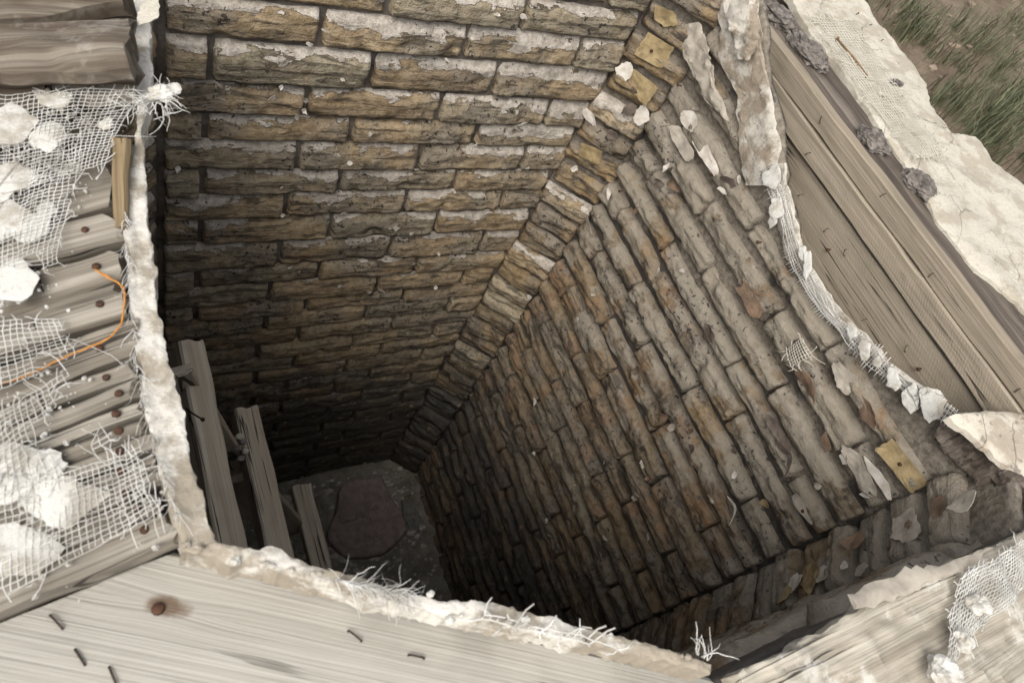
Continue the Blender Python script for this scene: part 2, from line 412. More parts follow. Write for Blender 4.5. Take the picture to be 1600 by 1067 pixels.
def board(name, p0, p1, up, w, t, mat, seed, parent=None, **kw):
    """Board whose TOP centre line runs p0 -> p1."""
    x = p1 - p0
    mt = frame((p0 + p1) / 2, x, up)
    zax = Vector((mt[0][2], mt[1][2], mt[2][2]))
    mt.translation = (p0 + p1) / 2 - zax * t / 2
    return link(name, board_mesh(x.length, w, t, seed, **kw), mat, parent, mt)

def resample(pts, n):
    L = [0]
    for a, b in zip(pts, pts[1:]): L.append(L[-1] + (b - a).length)
    out = []; k = 0
    for i in range(n + 1):
        s = L[-1] * i / n
        while k < len(pts) - 2 and L[k + 1] < s: k += 1
        f = (s - L[k]) / max(1e-9, L[k + 1] - L[k])
        out.append(pts[k].lerp(pts[k + 1], min(1, max(0, f))))
    return out

def slab_mesh(A, B, n, mm, up, thick, amp=0.004, edge=0.006, seed=0, round_=0.012, fq=14):
    """Uneven slab between two edge polylines (world coordinates)."""
    A = resample(A, n); B = resample(B, n)
    V, Fc = [], []
    sv = Vector((seed * 1.3, seed, seed * 0.7))
    def layer(top):
        for i in range(n + 1):
            for j in range(mm + 1):
                f = j / mm
                p = A[i].lerp(B[i], f)
                wdt = (B[i] - A[i])
                wd = wdt.length
                if wd > 1e-6: wdt = wdt / wd
                q = p + sv
                k = (1 - f) - f if True else 0
                e = min(f, 1 - f) * wd
                p = p + wdt * (nz(q, 45, 3) * edge + nz(q, 11, 2) * edge + nz(q, 150, 2) * edge * 0.5) * (1 if (j in (0, mm)) else 0.4)
                if top:
                    dz = nz(q, fq, 4) * amp + nz(q, fq * 5, 3) * amp * 0.5
                    dz -= round_ * math.exp(-e / max(1e-4, round_) * 1.3)
                    p = p + up * dz
                else:
                    p = p - up * (thick + nz(q, 30, 2) * amp * 0.5)
                V.append(p)
    layer(True); layer(False)
    N = (n + 1) * (mm + 1); st = mm + 1
    for i in range(n):
        for j in range(mm):
            a = i * st + j
            Fc.append((a, a + st, a + st + 1, a + 1))
            Fc.append((N + a, N + a + 1, N + a + st + 1, N + a + st))
    for i in range(n):
        for j in (0, mm):
            a = i * st + j
            f = (a, N + a, N + a + st, a + st) if j == 0 else (a, a + st, N + a + st, N + a)
            Fc.append(f)
    for j in range(mm):
        for i in (0, n):
            a = i * st + j
            f = (a, a + 1, N + a + 1, N + a) if i == 0 else (a, N + a, N + a + 1, a + 1)
            Fc.append(f)
    me = mesh('slab', V, Fc, smooth=True)
    bm = bmesh.new(); bm.from_mesh(me); bmesh.ops.recalc_face_normals(bm, faces=bm.faces); bm.to_mesh(me); bm.free()
    me.set_sharp_from_angle(angle=0.6)
    return me
def center(me):
    c = Vector((0, 0, 0))
    lo = Vector((1e9,) * 3); hi = Vector((-1e9,) * 3)
    for v in me.vertices:
        for k in range(3): lo[k] = min(lo[k], v.co[k]); hi[k] = max(hi[k], v.co[k])
    c = Vector(((lo.x + hi.x) / 2, (lo.y + hi.y) / 2, lo.z))
    me.transform(Matrix.Translation(-c))
    return Matrix.Translation(c)
def slab(name, A, B, n, mm, up, thick, mat, parent=None, **kw):
    me = slab_mesh(A, B, n, mm, up, thick, **kw)
    mt = center(me)
    return link(name, me, mat, parent, mt)

def tube(V, Fc, pts, r, sides=4, taper=1.0):
    base = len(V); n = len(pts)
    up0 = Vector((0.31, 0.22, 0.93))
    for i, p in enumerate(pts):
        t = (pts[min(i + 1, n - 1)] - pts[max(i - 1, 0)])
        if t.length < 1e-9: t = Vector((1, 0, 0))
        t.normalize(); a = t.cross(up0)
        if a.length < 1e-3: a = t.cross(Vector((1, 0, 0)))
        a.normalize(); b = t.cross(a)
        rr = r * (1 - (1 - taper) * i / max(1, n - 1))
        for k in range(sides):
            an = 2 * math.pi * k / sides
            V.append(p + a * math.cos(an) * rr + b * math.sin(an) * rr)
    for i in range(n - 1):
        for k in range(sides):
            q = base + i * sides + k; w = base + i * sides + (k + 1) % sides
            Fc.append((q, w, w + sides, q + sides))
    Fc.append(tuple(base + k for k in range(sides - 1, -1, -1)))
    Fc.append(tuple(base + (n - 1) * sides + k for k in range(sides)))

def net(name, quad, up, label, cell=0.0058, r=0.0008, seed=1, amp=0.006, fray=0.02, hole=0.25, mat=None, tufts=0, group=None, lift=0.004, warp=0.008, keep=None):
    """Torn woven netting laid over the surface given by quad = 4 world corners (u: 0->1, v: 0->3)."""
    rnd = random.Random(seed)
    a, b, c, d = quad
    Lu = ((b - a).length + (c - d).length) / 2; Lv = ((d - a).length + (c - b).length) / 2
    nu, nv = max(3, int(Lu / cell)), max(3, int(Lv / cell))
    sv = Vector((seed * 4.7, seed, 2))
    def S_(u, v):
        p = a.lerp(b, u).lerp(d.lerp(c, u), v)
        q = p + sv
        p = p + Vector((nz(q, 8, 2), nz(q + Vector((5, 0, 0)), 8, 2), 0)) * warp
        return p + up * (lift + abs(nz(q, 13, 3)) * amp * 1.6)
    def alive(u, v):
        q = Vector((u * Lu, v * Lv, 0)) + sv
        e = min(u * Lu, (1 - u) * Lu, v * Lv, (1 - v) * Lv)
        val = nz(q, 13, 3) + 0.5 - hole * 2
        if keep and not keep(u, v): return False
        return val > -0.15 and e > 0.012 * max(0, nz(q, 45, 2))
    V, Fc = [], []
    def strand(fn, n):
        run = []
        for i in range(n + 1):
            t = i / n
            uv = fn(t)
            if alive(*uv): run.append(S_(*uv) + Vector((rnd.gauss(0, 1), rnd.gauss(0, 1), 0)) * 0.0004)
            else:
                flush(run); run = []
        flush(run)
    def flush(run):
        if len(run) < 2: return
        for end in (0, 1):                   # loose ends
            if rnd.random() < 0.6:
                p0, p1 = (run[0], run[1]) if end == 0 else (run[-1], run[-2])
                dr = (p0 - p1).normalized() * rnd.uniform(0.2, 1) * fray * 0.5
                dr += Vector((rnd.gauss(0, 1), rnd.gauss(0, 1), rnd.gauss(0.2, 0.6))) * fray * 0.16
                q1 = p0 + dr; q2 = q1 + dr * 0.7 + Vector((rnd.gauss(0, 1), rnd.gauss(0, 1), rnd.gauss(-0.2, 0.5))) * fray * 0.15
                run = [q2, q1] + run if end == 0 else run + [q1, q2]
        tube(V, Fc, run, r * rnd.uniform(0.8, 1.2), 4)
    for k in range(nu + 1):
        u = k / nu
        strand(lambda t: (u, t), nv)
    for k in range(nv + 1):
        v = k / nv
        strand(lambda t: (t, v), nu)
    for k in range(tufts):
        u, v = rnd.random(), rnd.random()
        p = S_(u, v); dr = Vector((rnd.gauss(0, 1), rnd.gauss(0, 1), rnd.uniform(0.0, 0.8))).normalized() * fray
        pts = [p]
        for s_ in range(4):
            dr = dr + Vector((rnd.gauss(0, 1), rnd.gauss(0, 1), rnd.gauss(-0.2, 0.6))) * fray * 0.3
            pts.append(pts[-1] + dr * 0.5)
        tube(V, Fc, pts, r * 0.7, 3)
    me = mesh(name, V, Fc); mt = center(me)
    return tag(link(name, me, mat or M_net, None, mt), label, 'netting', group)

def fibres(name, pts, n, length, label, seed, r=0.0007, spread=1.0, base_dir=None, mat=None, group=None):
    """A frayed tuft of loose fibres rooted along a polyline."""
    rnd = random.Random(seed); V, Fc = [], []
    P = resample(pts, 60)
    for k in range(n):
        p = P[rnd.randrange(61)].copy()
        dr = (base_dir if base_dir is not None else Vector((0, 0, 0.3))) + Vector((rnd.gauss(0, 1), rnd.gauss(0, 1), rnd.gauss(0, 0.5))) * spread
        dr.normalize(); L = length * rnd.uniform(0.4, 1.2)
        q = [p]
        for s_ in range(5):
            dr = (dr + Vector((rnd.gauss(0, 1), rnd.gauss(0, 1), rnd.gauss(-0.25, 0.6))) * 0.28).normalized()
            q.append(q[-1] + dr * L / 5)
        tube(V, Fc, q, r * rnd.uniform(0.6, 1.2), 3, 0.5)
    me = mesh(name, V, Fc); mt = center(me)
    return tag(link(name, me, mat or M_net, None, mt), label, 'fibres', group)

def lump_mesh(rx, ry, rz, seed, rough=0.35, sub=3, facet=0.5):
    bm = bmesh.new(); bmesh.ops.create_icosphere(bm, subdivisions=sub, radius=1)
    sv = Vector((seed * 3.3, seed * 1.9, seed * 0.77))
    for v in bm.verts:
        q = v.co + sv
        d = 1 + nz(q, 1.1, 3) * rough + mnoise.cell(q * 2.2) * 0.0
        vd = mnoise.voronoi(q * 1.6)[0]
        d += (vd[1] - vd[0] - 0.3) * facet * 0.5
        v.co = Vector((v.co.x * rx, v.co.y * ry, max(v.co.z, -0.55) * rz)) * d
    me = bpy.data.meshes.new('lump'); bm.to_mesh(me); bm.free()
    me.polygons.foreach_set('use_smooth', [False] * len(me.polygons))
    return me
def chip_mesh(rx, ry, t, seed, R=26):
    """A broken plate of plaster: angular outline, uneven top, real thickness."""
    rnd = random.Random(seed); V, Fc = [], []
    nc = rnd.randrange(5, 8); cs = sorted(rnd.uniform(0, 6.283) for _ in range(nc)); cs = [6.283 * k / nc + rnd.uniform(-0.4, 0.4) for k in range(nc)]
    cp = [Vector((math.cos(a) * rx * rnd.uniform(0.75, 1.2), math.sin(a) * ry * rnd.uniform(0.75, 1.2), 0)) for a in cs]
    loop = resample(cp + [cp[0]], R)[:-1]
    fs = [0.3, 0.6, 0.85, 1.0]
    V.append(Vector((0, 0, t)))
    for f in fs:
        for p in loop:
            q = p * f + p.normalized() * nz((p.x * 90 + seed, p.y * 90, 1), 1, 3) * 0.0035 * f
            V.append(Vector((q.x, q.y, t * (1 - 0.25 * f ** 6) + nz((q.x * 45, q.y * 45, seed), 1, 3) * t * 0.18)))
    for p in loop:
        V.append(Vector((p.x * 0.93, p.y * 0.93, -t * 0.4)))
    for k in range(R):
        Fc.append((0, 1 + k, 1 + (k + 1) % R))
        for l in range(len(fs)):
            a0 = 1 + l * R + k; a1 = 1 + l * R + (k + 1) % R
            Fc.append((a0, a0 + R, a1 + R, a1))
    Fc.append(tuple(1 + len(fs) * R + k for k in range(R - 1, -1, -1)))
    return mesh('plate', V, Fc, smooth=False)
def flake_mesh(rx, ry, curl, seed, t=0.0012, n=7, jag=0.35, rect=False):
    """A torn, curled flake of paint skin: local XY is the sheet, Z its normal; edges lift."""
    rnd = random.Random(seed); V, Fc = [], []
    R = 30
    nc = 4 if rect else rnd.randrange(5, 9)
    cp = []
    for k in range(nc):
        an_ = 6.2832 * k / nc + (math.pi / 4 if rect else 0) + rnd.uniform(-0.25, 0.25) * (0.3 if rect else 1)
        rr0 = (1.25 + rnd.uniform(-0.08, 0.08)) if rect else rnd.uniform(0.65, 1.2)
        cp.append(Vector((math.cos(an_) * rr0, math.sin(an_) * rr0, 0)))
    loop = resample(cp + [cp[0]], R)[:-1]
    loop = [p + p.normalized() * jag * (0.35 * nz((p.x * 3 + seed * 7.3, p.y * 3, seed), 1.0, 3) + 0.22 * (rnd.random() - 0.5)) for p in loop]
    rad = [1 + jag * 1.5 * nz((math.cos(6.2832 * k / R) * 0.9 + seed * 7.3, math.sin(6.2832 * k / R) * 0.9, seed), 1.0, 3) - (0.25 * jag * rnd.random()) for k in range(R)]
    ca = rnd.uniform(0, 6.28); cd = Vector((math.cos(ca), math.sin(ca)))
    def pt(k, f, top):
        an = 2 * math.pi * k / R
        x, y = loop[k % R].x * rx * f, loop[k % R].y * ry * f
        s_ = (x * cd.x + y * cd.y) / max(rx, ry)
        z = curl * max(rx, ry) * (max(0, s_) ** 2) * 1.2 + nz((x * 40 + seed, y * 40, 1), 1, 2) * 0.0025
        return Vector((x, y, z + (t if top else 0)))
    fs = [0.35, 0.7, 1.0]
    for top in (True, False):
        V.append(pt(0, 0, top))
        for f in fs:
            for k in range(R): V.append(pt(k, f, top))
    N = 1 + R * len(fs)
    for s_ in (0, 1):
        b = N * s_
        for k in range(R):
            f0 = (b, b + 1 + k, b + 1 + (k + 1) % R); Fc.append(f0 if s_ == 0 else f0[::-1])
            for l in range(len(fs) - 1):
                a0 = b + 1 + l * R + k; a1 = b + 1 + l * R + (k + 1) % R
                f0 = (a0, a0 + R, a1 + R, a1); Fc.append(f0 if s_ == 0 else f0[::-1])
    o = 1 + R * (len(fs) - 1)
    for k in range(R):
        a0 = o + k; a1 = o + (k + 1) % R
        Fc.append((a0, N + a0, N + a1, a1))
    return mesh('flake', V, Fc, smooth=False)

def nail_mesh(L, r, head):
    V, Fc = [], []
    tube(V, Fc, [Vector((0, 0, -L)), Vector((0, 0, 0))], r, 8)
    tube(V, Fc, [Vector((0, 0, -0.0006)), Vector((0, 0, 0.0016)), Vector((0, 0, 0.0022))], head, 10, 0.75)
    return mesh('nail', V, Fc)
NAIL = nail_mesh(0.012, 0.002, 0.0048); NAIL.materials.append(M_rust)
def nail(p, up, parent, s=1.0, tilt=0.15, mat=None):
    o = bpy.data.objects.new('nail', NAIL); C.objects.link(o)
    z = (up + Vector((random.gauss(0, tilt), random.gauss(0, tilt), 0))).normalized()
    mt = z.to_track_quat('Z', 'Y').to_matrix().to_4x4() @ Matrix.Scale(s, 4); mt.translation = p + up * 0.0005
    o.matrix_world = mt
    o.parent = parent; o.matrix_parent_inverse = parent.matrix_world.inverted()
    return o
def staple_mesh():
    V, Fc = [], []
    tube(V, Fc, [Vector((-0.007, 0, -0.006)), Vector((-0.007, 0, 0.0012)), Vector((-0.005, 0, 0.0024)), Vector((0.005, 0, 0.0026)), Vector((0.007, 0, 0.0012)), Vector((0.007, 0, -0.006))], 0.0009, 5)
    return mesh('staple', V, Fc)
STAPLE = staple_mesh(); STAPLE.materials.append(M_rust_dark)
def staple(p, up, ang_dir, parent, s=1.0):
    o = bpy.data.objects.new('staple', STAPLE); C.objects.link(o)
    mt = frame(p + up * 0.0005, ang_dir, up) @ Matrix.Scale(s, 4)
    o.matrix_world = mt
    o.parent = parent; o.matrix_parent_inverse = parent.matrix_world.inverted()

UP = Vector((0, 0, 1))
random.seed(11)

# ---------------------------------------------------------------- ground
def build_ground():
    V, Fc = [], []
    # rings of a polar grid round the shaft opening, so the sheet has a square hole for the shaft
    hx0, hx1, hy0, hy1 = -0.02 * S, 1.13 * S, -0.11 * S, 1.08 * S
    cx_, cy_ = (hx0 + hx1) / 2, (hy0 + hy1) / 2
    A = 160; rs = [0] + [0.12 * 1.115 ** k for k in range(0, 66)]
    rr = [0.0]
    for k in rs[1:]: rr.append(rr[-1] + k)
    rr = [r for r in rr if r < 220] + [260]
    for r in rr:
        for k in range(A):
            an = 2 * math.pi * k / A
            c_, s_ = math.cos(an), math.sin(an)
            sc = min((hx1 - hx0) / 2 / max(1e-6, abs(c_)), (hy1 - hy0) / 2 / max(1e-6, abs(s_)))
            x, y = cx_ + c_ * (sc + r), cy_ + s_ * (sc + r)
            z = 0 if r < 0.3 else nz((x, y, 0), 0.9, 4) * 0.05 * min(1, r) + nz((x, y, 3), 6, 3) * 0.012
            V.append((x, y, z))
    for i in range(len(rr) - 1):
        for k in range(A):
            a, b = i * A + k, i * A + (k + 1) % A
            Fc.append((a, a + A, b + A, b))
    return link('ground', mesh('ground', V, Fc), M_soil, kind='structure')
build_ground()

# ---------------------------------------------------------------- shaft lining
FLOOR = -2.66
rows = [-0.49, -0.555, -0.622, -0.690, -0.759, -0.839, -0.906, -0.967, -1.04, -1.105, -1.172, -1.249, -1.336, -1.404, -1.472, -1.531, -1.6, -1.667, -1.735]
while rows[-1] > FLOOR - 0.03: rows.append(rows[-1] - 0.0697 + 0.003 * math.sin(len(rows) * 2.1))
ROW_B = 4                                       # rows[4] is the top of the first course whose joints start at .212
corners = dict(back=((0.14, 1.0), (0.972, 1.0)), back_corner=((0.972, 1.0), (1.055, 0.917)), right=((1.055, 0.917), (1.055, 0.057)),
               front_corner=((1.055, 0.057), (0.97, -0.028)), front=((0.97, -0.028), (0.14, -0.028)), hidden_corner=((0.14, -0.028), (0.055, 0.057)),
               left=((0.055, 0.057), (0.055, 0.917)), left_corner=((0.055, 0.917), (0.14, 1.0)))
lining = thing('shaft_lining', 'square brick-patterned shaft lining with cut corners and peeling paint', 'shaft', W(0.55, 0.48, FLOOR))

right_top_px = [(1168, -60), (1180, 0), (1186, 60), (1200, 150), (1212, 215), (1222, 262), (1216, 300), (1238, 350), (1245, 405), (1275, 450), (1300, 495), (1330, 545), (1400, 598), (1440, 630), (1500, 655), (1545, 700), (1600, 745), (1640, 790)]
rt = [on_x(px, py, 1.055) for px, py in right_top_px]
def right_top(y):                               # world y -> world z of the torn upper edge of the right wall
    best = None
    for a, b in zip(rt, rt[1:]):
        if b.y <= y <= a.y:
            f = (y - b.y) / max(1e-6, a.y - b.y); return b.z + (a.z - b.z) * f
    return rt[0].z if y > rt[0].y else rt[-1].z

def wall_frame(key):
    (x0, y0), (x1, y1) = corners[key]
    a, b = W(x0, y0, 0), W(x1, y1, 0)
    t = (b - a); L = t.length; t.normalize()
    nrm = UP.cross(t) * -1                      # inward normal
    if (W(0.55, 0.48, 0) - a).dot(nrm) < 0: nrm = -nrm
    return a, t, nrm, L
SET = 0.017                                     # mortar lies this far behind the brick faces
panels = {}
for key, label in (('back', None), ('back_corner', None), ('right', 'grey cement-washed wall with torn upper edge'), ('front_corner', None), ('front', None), ('hidden_corner', None), ('left', None), ('left_corner', None)):
    a, t, nrm, L = wall_frame(key)
    nu = max(6, int(L / 0.014)); nv = 170 if key in ('back', 'right') else 120
    if key in ('front', 'hidden_corner', 'left'): nu, nv = max(4, nu // 2), 70
    z0 = ZT(FLOOR) - 0.06
    V, Fc = [], []
    ex = 0.012                                  # panels overlap a little behind the corners
    for i in range(nu + 1):
        s_ = -ex + (L + 2 * ex) * i / nu
        p = a + t * s_
        if key == 'right': z1 = right_top(p.y) + nz((p.y * 9, 1, 2), 4, 3) * 0.008
        elif key == 'front_corner': z1 = ZT(-0.592) + nz((s_ * 12, 3, 2), 3, 2) * 0.01
        elif key in ('front', 'hidden_corner', 'left'): z1 = ZT(-0.585 if (key == 'front' and p.x > 0.46 * S) else -0.64)
        else: z1 = ZT(-0.50)
        for j in range(nv + 1):
            f = j / nv
            z = z0 + (z1 - z0) * f
            q = Vector((p.x, p.y, z))
            off = -SET + nz(q, 8, 3) * 0.004 + nz(q, 40, 3) * 0.0025
            if key == 'right':                  # upper skin loose: no brick relief, wrinkled and leaning outwards
                dtop = z1 - z
                k = max(0, 1 - dtop / 0.11)
                off += 0.012 * min(1, max(0, (z - ZT(-1.25)) / (0.45 * S))) * min(1, max(0, 0.6 + nz(q, 5, 2) * 1.6))
                off += k * (0.006 + nz(q, 10, 3) * 0.016) - (max(0, 1 - dtop / 0.05) ** 2) * 0.012
            V.append(q + nrm * off)
    st = nv + 1; N = len(V)
    for v in V[:N]: V.append(v - nrm * 0.012)
    for i in range(nu):
        for j in range(nv):
            k = i * st + j
            Fc.append((k, k + st, k + st + 1, k + 1)); Fc.append((N + k, N + k + 1, N + k + st + 1, N + k + st))
        k = i * st + nv; Fc.append((k, k + st, N + k + st, N + k))
    for j in range(nv):
        for k in (j, nu * st + j): Fc.append((k, k + 1, N + k + 1, N + k))
    me = mesh('wall_panel', V, Fc)
    bm = bmesh.new(); bm.from_mesh(me); bmesh.ops.recalc_face_normals(bm, faces=bm.faces); bm.to_mesh(me); bm.free()
    mt = center(me)
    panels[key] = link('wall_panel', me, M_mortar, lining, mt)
    if label: panels[key]['label'] = label

count = 0
def lay(key, s0, s1, ztop, zbot, mat, d=SET, **kw):
    """brick between s0..s1 (metres along the wall) and two unit heights"""
    global count
    a, t, nrm, L = wall_frame(key)
    hw = (s1 - s0) / 2; hh = (ztop - zbot) * S / 2
    if hw < 0.012: return
    zc = ZT((ztop + zbot) / 2)
    c = a + t * (s0 + hw) + nrm * (-SET); c.z = zc
    x = t if nrm.cross(t).z < 0 else -t         # local X, Y=normal, Z=up must be right-handed
    x = nrm.cross(UP)
    mt = Matrix((x, nrm, UP)).transposed().to_4x4(); mt.translation = c
    count += 1
    me = brick_mesh(hw, hh, d + random.uniform(-0.003, 0.004), count + 1, **kw)
    return link('brick', me, mat, panels[key], mt)

gap = 0.0055
for k in range(len(rows) - 1):
    zt, zb = rows[k], rows[k + 1]
    g = 0.0040 / S
    odd = (k - ROW_B) % 2
    depth_t = min(1, max(0, (-zt - 0.8) / 1.6))
    # back wall
    js = ([0.14, 0.371, 0.626, 0.872, 0.972] if odd else [0.14, 0.214, 0.467, 0.722, 0.972])
    js = [j + (random.uniform(-0.006, 0.006) if 0 < i < len(js) - 1 else 0) for i, j in enumerate(js)]
    js[-1] += random.uniform(-0.006, 0.014)
    for a_, b_ in zip(js, js[1:]):
        dj = random.uniform(-0.003, 0.003)
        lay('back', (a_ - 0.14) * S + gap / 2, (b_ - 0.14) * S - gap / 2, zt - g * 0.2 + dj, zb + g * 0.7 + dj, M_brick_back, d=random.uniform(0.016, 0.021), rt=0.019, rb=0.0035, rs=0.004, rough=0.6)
    # right wall
    js = ([0.917, 0.83, 0.575, 0.318, 0.057] if odd else [0.917, 0.68, 0.41, 0.165, 0.057])
    js = [j + (random.uniform(-0.012, 0.012) if 0 < i < len(js) - 1 else 0) for i, j in enumerate(js)]
    if random.random() < 0.38: js.pop(random.choice([2, 3]) if len(js) > 4 else 1)
    for a_, b_ in zip(js, js[1:]):
        dj = random.uniform(-0.004, 0.004)
        top = min(right_top((a_ * 0.8 + b_ * 0.2) * S), right_top((a_ * 0.2 + b_ * 0.8) * S), right_top((a_ + b_) / 2 * S))
        zu = min(zt, (top - 0.006 - EYE.z) / S)
        if zu - zb < 0.03: continue
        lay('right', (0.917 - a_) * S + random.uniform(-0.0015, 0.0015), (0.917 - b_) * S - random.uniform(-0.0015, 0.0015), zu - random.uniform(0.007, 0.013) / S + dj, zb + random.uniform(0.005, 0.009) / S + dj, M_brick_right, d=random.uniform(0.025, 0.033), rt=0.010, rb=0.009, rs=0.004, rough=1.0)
    # corner faces: one header per course, half a course out of step
    zt2, zb2 = (zt + zb) / 2, (zb + (rows[k + 2] if k + 2 < len(rows) else zb - 0.07)) / 2
    Lc = 0.083 * math.sqrt(2) * S
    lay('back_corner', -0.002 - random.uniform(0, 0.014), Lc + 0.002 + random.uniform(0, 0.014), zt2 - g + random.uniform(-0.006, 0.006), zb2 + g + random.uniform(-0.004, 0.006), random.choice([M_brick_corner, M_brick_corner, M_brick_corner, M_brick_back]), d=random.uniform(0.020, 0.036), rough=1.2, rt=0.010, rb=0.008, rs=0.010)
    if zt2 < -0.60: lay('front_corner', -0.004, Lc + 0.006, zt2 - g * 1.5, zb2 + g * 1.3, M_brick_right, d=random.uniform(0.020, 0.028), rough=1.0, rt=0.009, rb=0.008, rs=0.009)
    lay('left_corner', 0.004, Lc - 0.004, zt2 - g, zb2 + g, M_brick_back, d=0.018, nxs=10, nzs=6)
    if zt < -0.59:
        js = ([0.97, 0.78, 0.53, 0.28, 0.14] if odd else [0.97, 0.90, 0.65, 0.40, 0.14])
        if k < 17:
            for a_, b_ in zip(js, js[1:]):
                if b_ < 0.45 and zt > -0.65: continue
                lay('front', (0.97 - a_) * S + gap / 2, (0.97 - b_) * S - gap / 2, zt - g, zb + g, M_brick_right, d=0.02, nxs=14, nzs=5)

# peeling paint: curled flakes and bare patches, parts of the wall they hang on
def flake(key, px, py, rx, ry, curl, mat, seed, rot=None, lift=0.004, name='paint_flake'):
    a, t, nrm, L = wall_frame(key)
    p = on_plane(px, py, a, nrm) + nrm * lift
    an = rot if rot is not None else random.uniform(0, 6.28)
    z = (nrm + t * random.gauss(0, 0.12) + UP * random.gauss(0, 0.12)).normalized()
    xa = (t * math.cos(an) + UP * math.sin(an))
    xa = (xa - z * xa.dot(z)).normalized()
    return link(name, flake_mesh(rx, ry, curl, seed, rect=curl <= 0.15, jag=0.2 if curl <= 0.15 else 0.35), mat, panels[key], frame(p, xa, z))
RW = -0.0                                     # along-course direction on the right wall
for i, (px, py, rx, ry, curl, mt, rot) in enumerate([
        (1222, 668, 0.050, 0.013, 1.3, M_flake_p, 0), (1240, 705, 0.040, 0.010, 1.6, M_flake_p, 0.2), (1045, 650, 0.016, 0.011, 1.6, M_flake_b, None), (1058, 665, 0.012, 0.008, 1.5, M_flake_g, None),
        (1062, 290, 0.022, 0.014, 1.1, M_flake_b, None), (1040, 285, 0.017, 0.010, 1.5, M_flake_p, None), (1050, 262, 0.012, 0.008, 1.5, M_flake_w, None),
        (1150, 285, 0.018, 0.012, 1.2, M_flake_p, None), (1140, 300, 0.014, 0.006, 1.3, M_flake_w, 0.2), (1165, 280, 0.009, 0.007, 1.0, M_flake_w, None),
        (1105, 235, 0.070, 0.016, 0.25, M_flake_w, 0.05), (1075, 225, 0.060, 0.020, 0.2, M_flake_g, 0.0), (1085, 190, 0.030, 0.022, 0.3, M_flake_w, 0.3),
        (1415, 722, 0.048, 0.021, 0.15, M_flake_o, 0.05), (1382, 745, 0.050, 0.010, 0.3, M_flake_w, 0.0), (1352, 735, 0.056, 0.017, 0.25, M_flake_g, 0.0),
        (1262, 790, 0.036, 0.016, 0.25, M_flake_g, 0.0), (1287, 756, 0.012, 0.008, 0.9, M_flake_w, None), (1362, 770, 0.012, 0.008, 1.0, M_flake_w, None),
        (1203, 783, 0.013, 0.009, 0.4, M_flake_o, None), (1155, 785, 0.028, 0.006, 0.8, M_flake_w, 0.1), (1120, 778, 0.012, 0.009, 0.8, M_flake_w, None),
        (965, 690, 0.018, 0.014, 0.2, M_flake_g, None), (1000, 775, 0.016, 0.012, 0.3, M_flake_g, None), (985, 640, 0.012, 0.006, 0.9, M_flake_b, None),
        (925, 345, 0.040, 0.010, 0.4, M_flake_g, 0.05), (960, 300, 0.024, 0.008, 0.8, M_flake_w, None), (1002, 330, 0.016, 0.008, 1.3, M_flake_b, None),
        (1115, 520, 0.030, 0.016, 0.3, M_flake_p, 0.05), (1270, 600, 0.034, 0.018, 0.3, M_flake_b, 0.0), (1255, 545, 0.020, 0.018, 0.4, M_flake_p, 0.0),
        (1365, 640, 0.030, 0.020, 0.4, M_flake_b, 0.2), (1330, 590, 0.040, 0.018, 0.3, M_flake_g, 0.0), (1180, 470, 0.050, 0.018, 0.25, M_flake_b, 0.0),
        (1090, 700, 0.014, 0.010, 1.0, M_flake_p, None), (1010, 690, 0.010, 0.006, 1.3, M_flake_p, None), (880, 850, 0.010, 0.008, 0.8, M_flake_g, None), (860, 812, 0.010, 0.008, 0.5, M_flake_w, None), (1300, 690, 0.02, 0.012, 0.8, M_flake_b, None), (1330, 715, 0.014, 0.012, 0.7, M_flake_w, None)]):
    flake('right', px, py, rx, ry, curl, mt, 100 + i, rot, lift=0.0165 if curl > 0.5 else 0.0145)
for i, (px, py, rx, ry, curl, mt, rot) in enumerate([
        (1425, 830, 0.030, 0.034, 0.2, M_flake_g, None), (1430, 826, 0.010, 0.011, 0.8, M_flake_b, None), (1345, 850, 0.024, 0.024, 0.5, M_flake_b, None), (1328, 890, 0.010, 0.016, 0.8, M_flake_w, None),
        (1275, 905, 0.030, 0.030, 0.15, M_flake_o, None), (1252, 915, 0.018, 0.026, 0.2, M_flake_w, None), (1295, 900, 0.016, 0.022, 0.3, M_flake_g, None), (1475, 800, 0.020, 0.026, 0.3, M_flake_b, None), (1520, 790, 0.020, 0.026, 0.3, M_flake_g, None),
        (1355, 895, 0.014, 0.022, 0.3, M_flake_g, None), (1235, 935, 0.012, 0.02, 0.5, M_flake_o, None)]):
    flake('front_corner', px, py, rx, ry, curl, mt, 200 + i, rot, lift=0.012)
for i, (px, py, rx, ry, curl, mt, rot) in enumerate([
        (1025, 75, 0.040, 0.030, 0.1, M_flake_o, 0.0), (1003, 130, 0.040, 0.026, 0.1, M_flake_o, 0.0), (978, 108, 0.026, 0.018, 0.3, M_flake_w, None), (1040, 20, 0.034, 0.022, 0.2, M_flake_o, 0.1),
        (1005, 172, 0.030, 0.020, 0.4, M_flake_w, None), (985, 165, 0.022, 0.018, 0.7, M_flake_p, None), (925, 178, 0.024, 0.012, 0.5, M_flake_w, None), (900, 258, 0.012, 0.008, 0.7, M_flake_w, None),
        (925, 235, 0.030, 0.022, 0.1, M_flake_o, None), (960, 205, 0.02, 0.016, 0.6, M_flake_p, None)]):
    flake('back_corner', px, py, rx, ry, curl, mt, 300 + i, rot, lift=0.016)
rf = random.Random(5)
for i in range(46):                            # small pale flakes caught on the ledges of the back wall
    px, py = rf.uniform(270, 830), rf.uniform(20, 470)
    if px > 1000 - py * 0.62: continue
    flake('back', px, py, rf.uniform(0.004, 0.011), rf.uniform(0.003, 0.007), rf.uniform(0.5, 1.4), rf.choice([M_flake_w, M_flake_w, M_flake_g]), 400 + i, rf.uniform(-0.4, 0.4), lift=0.005)
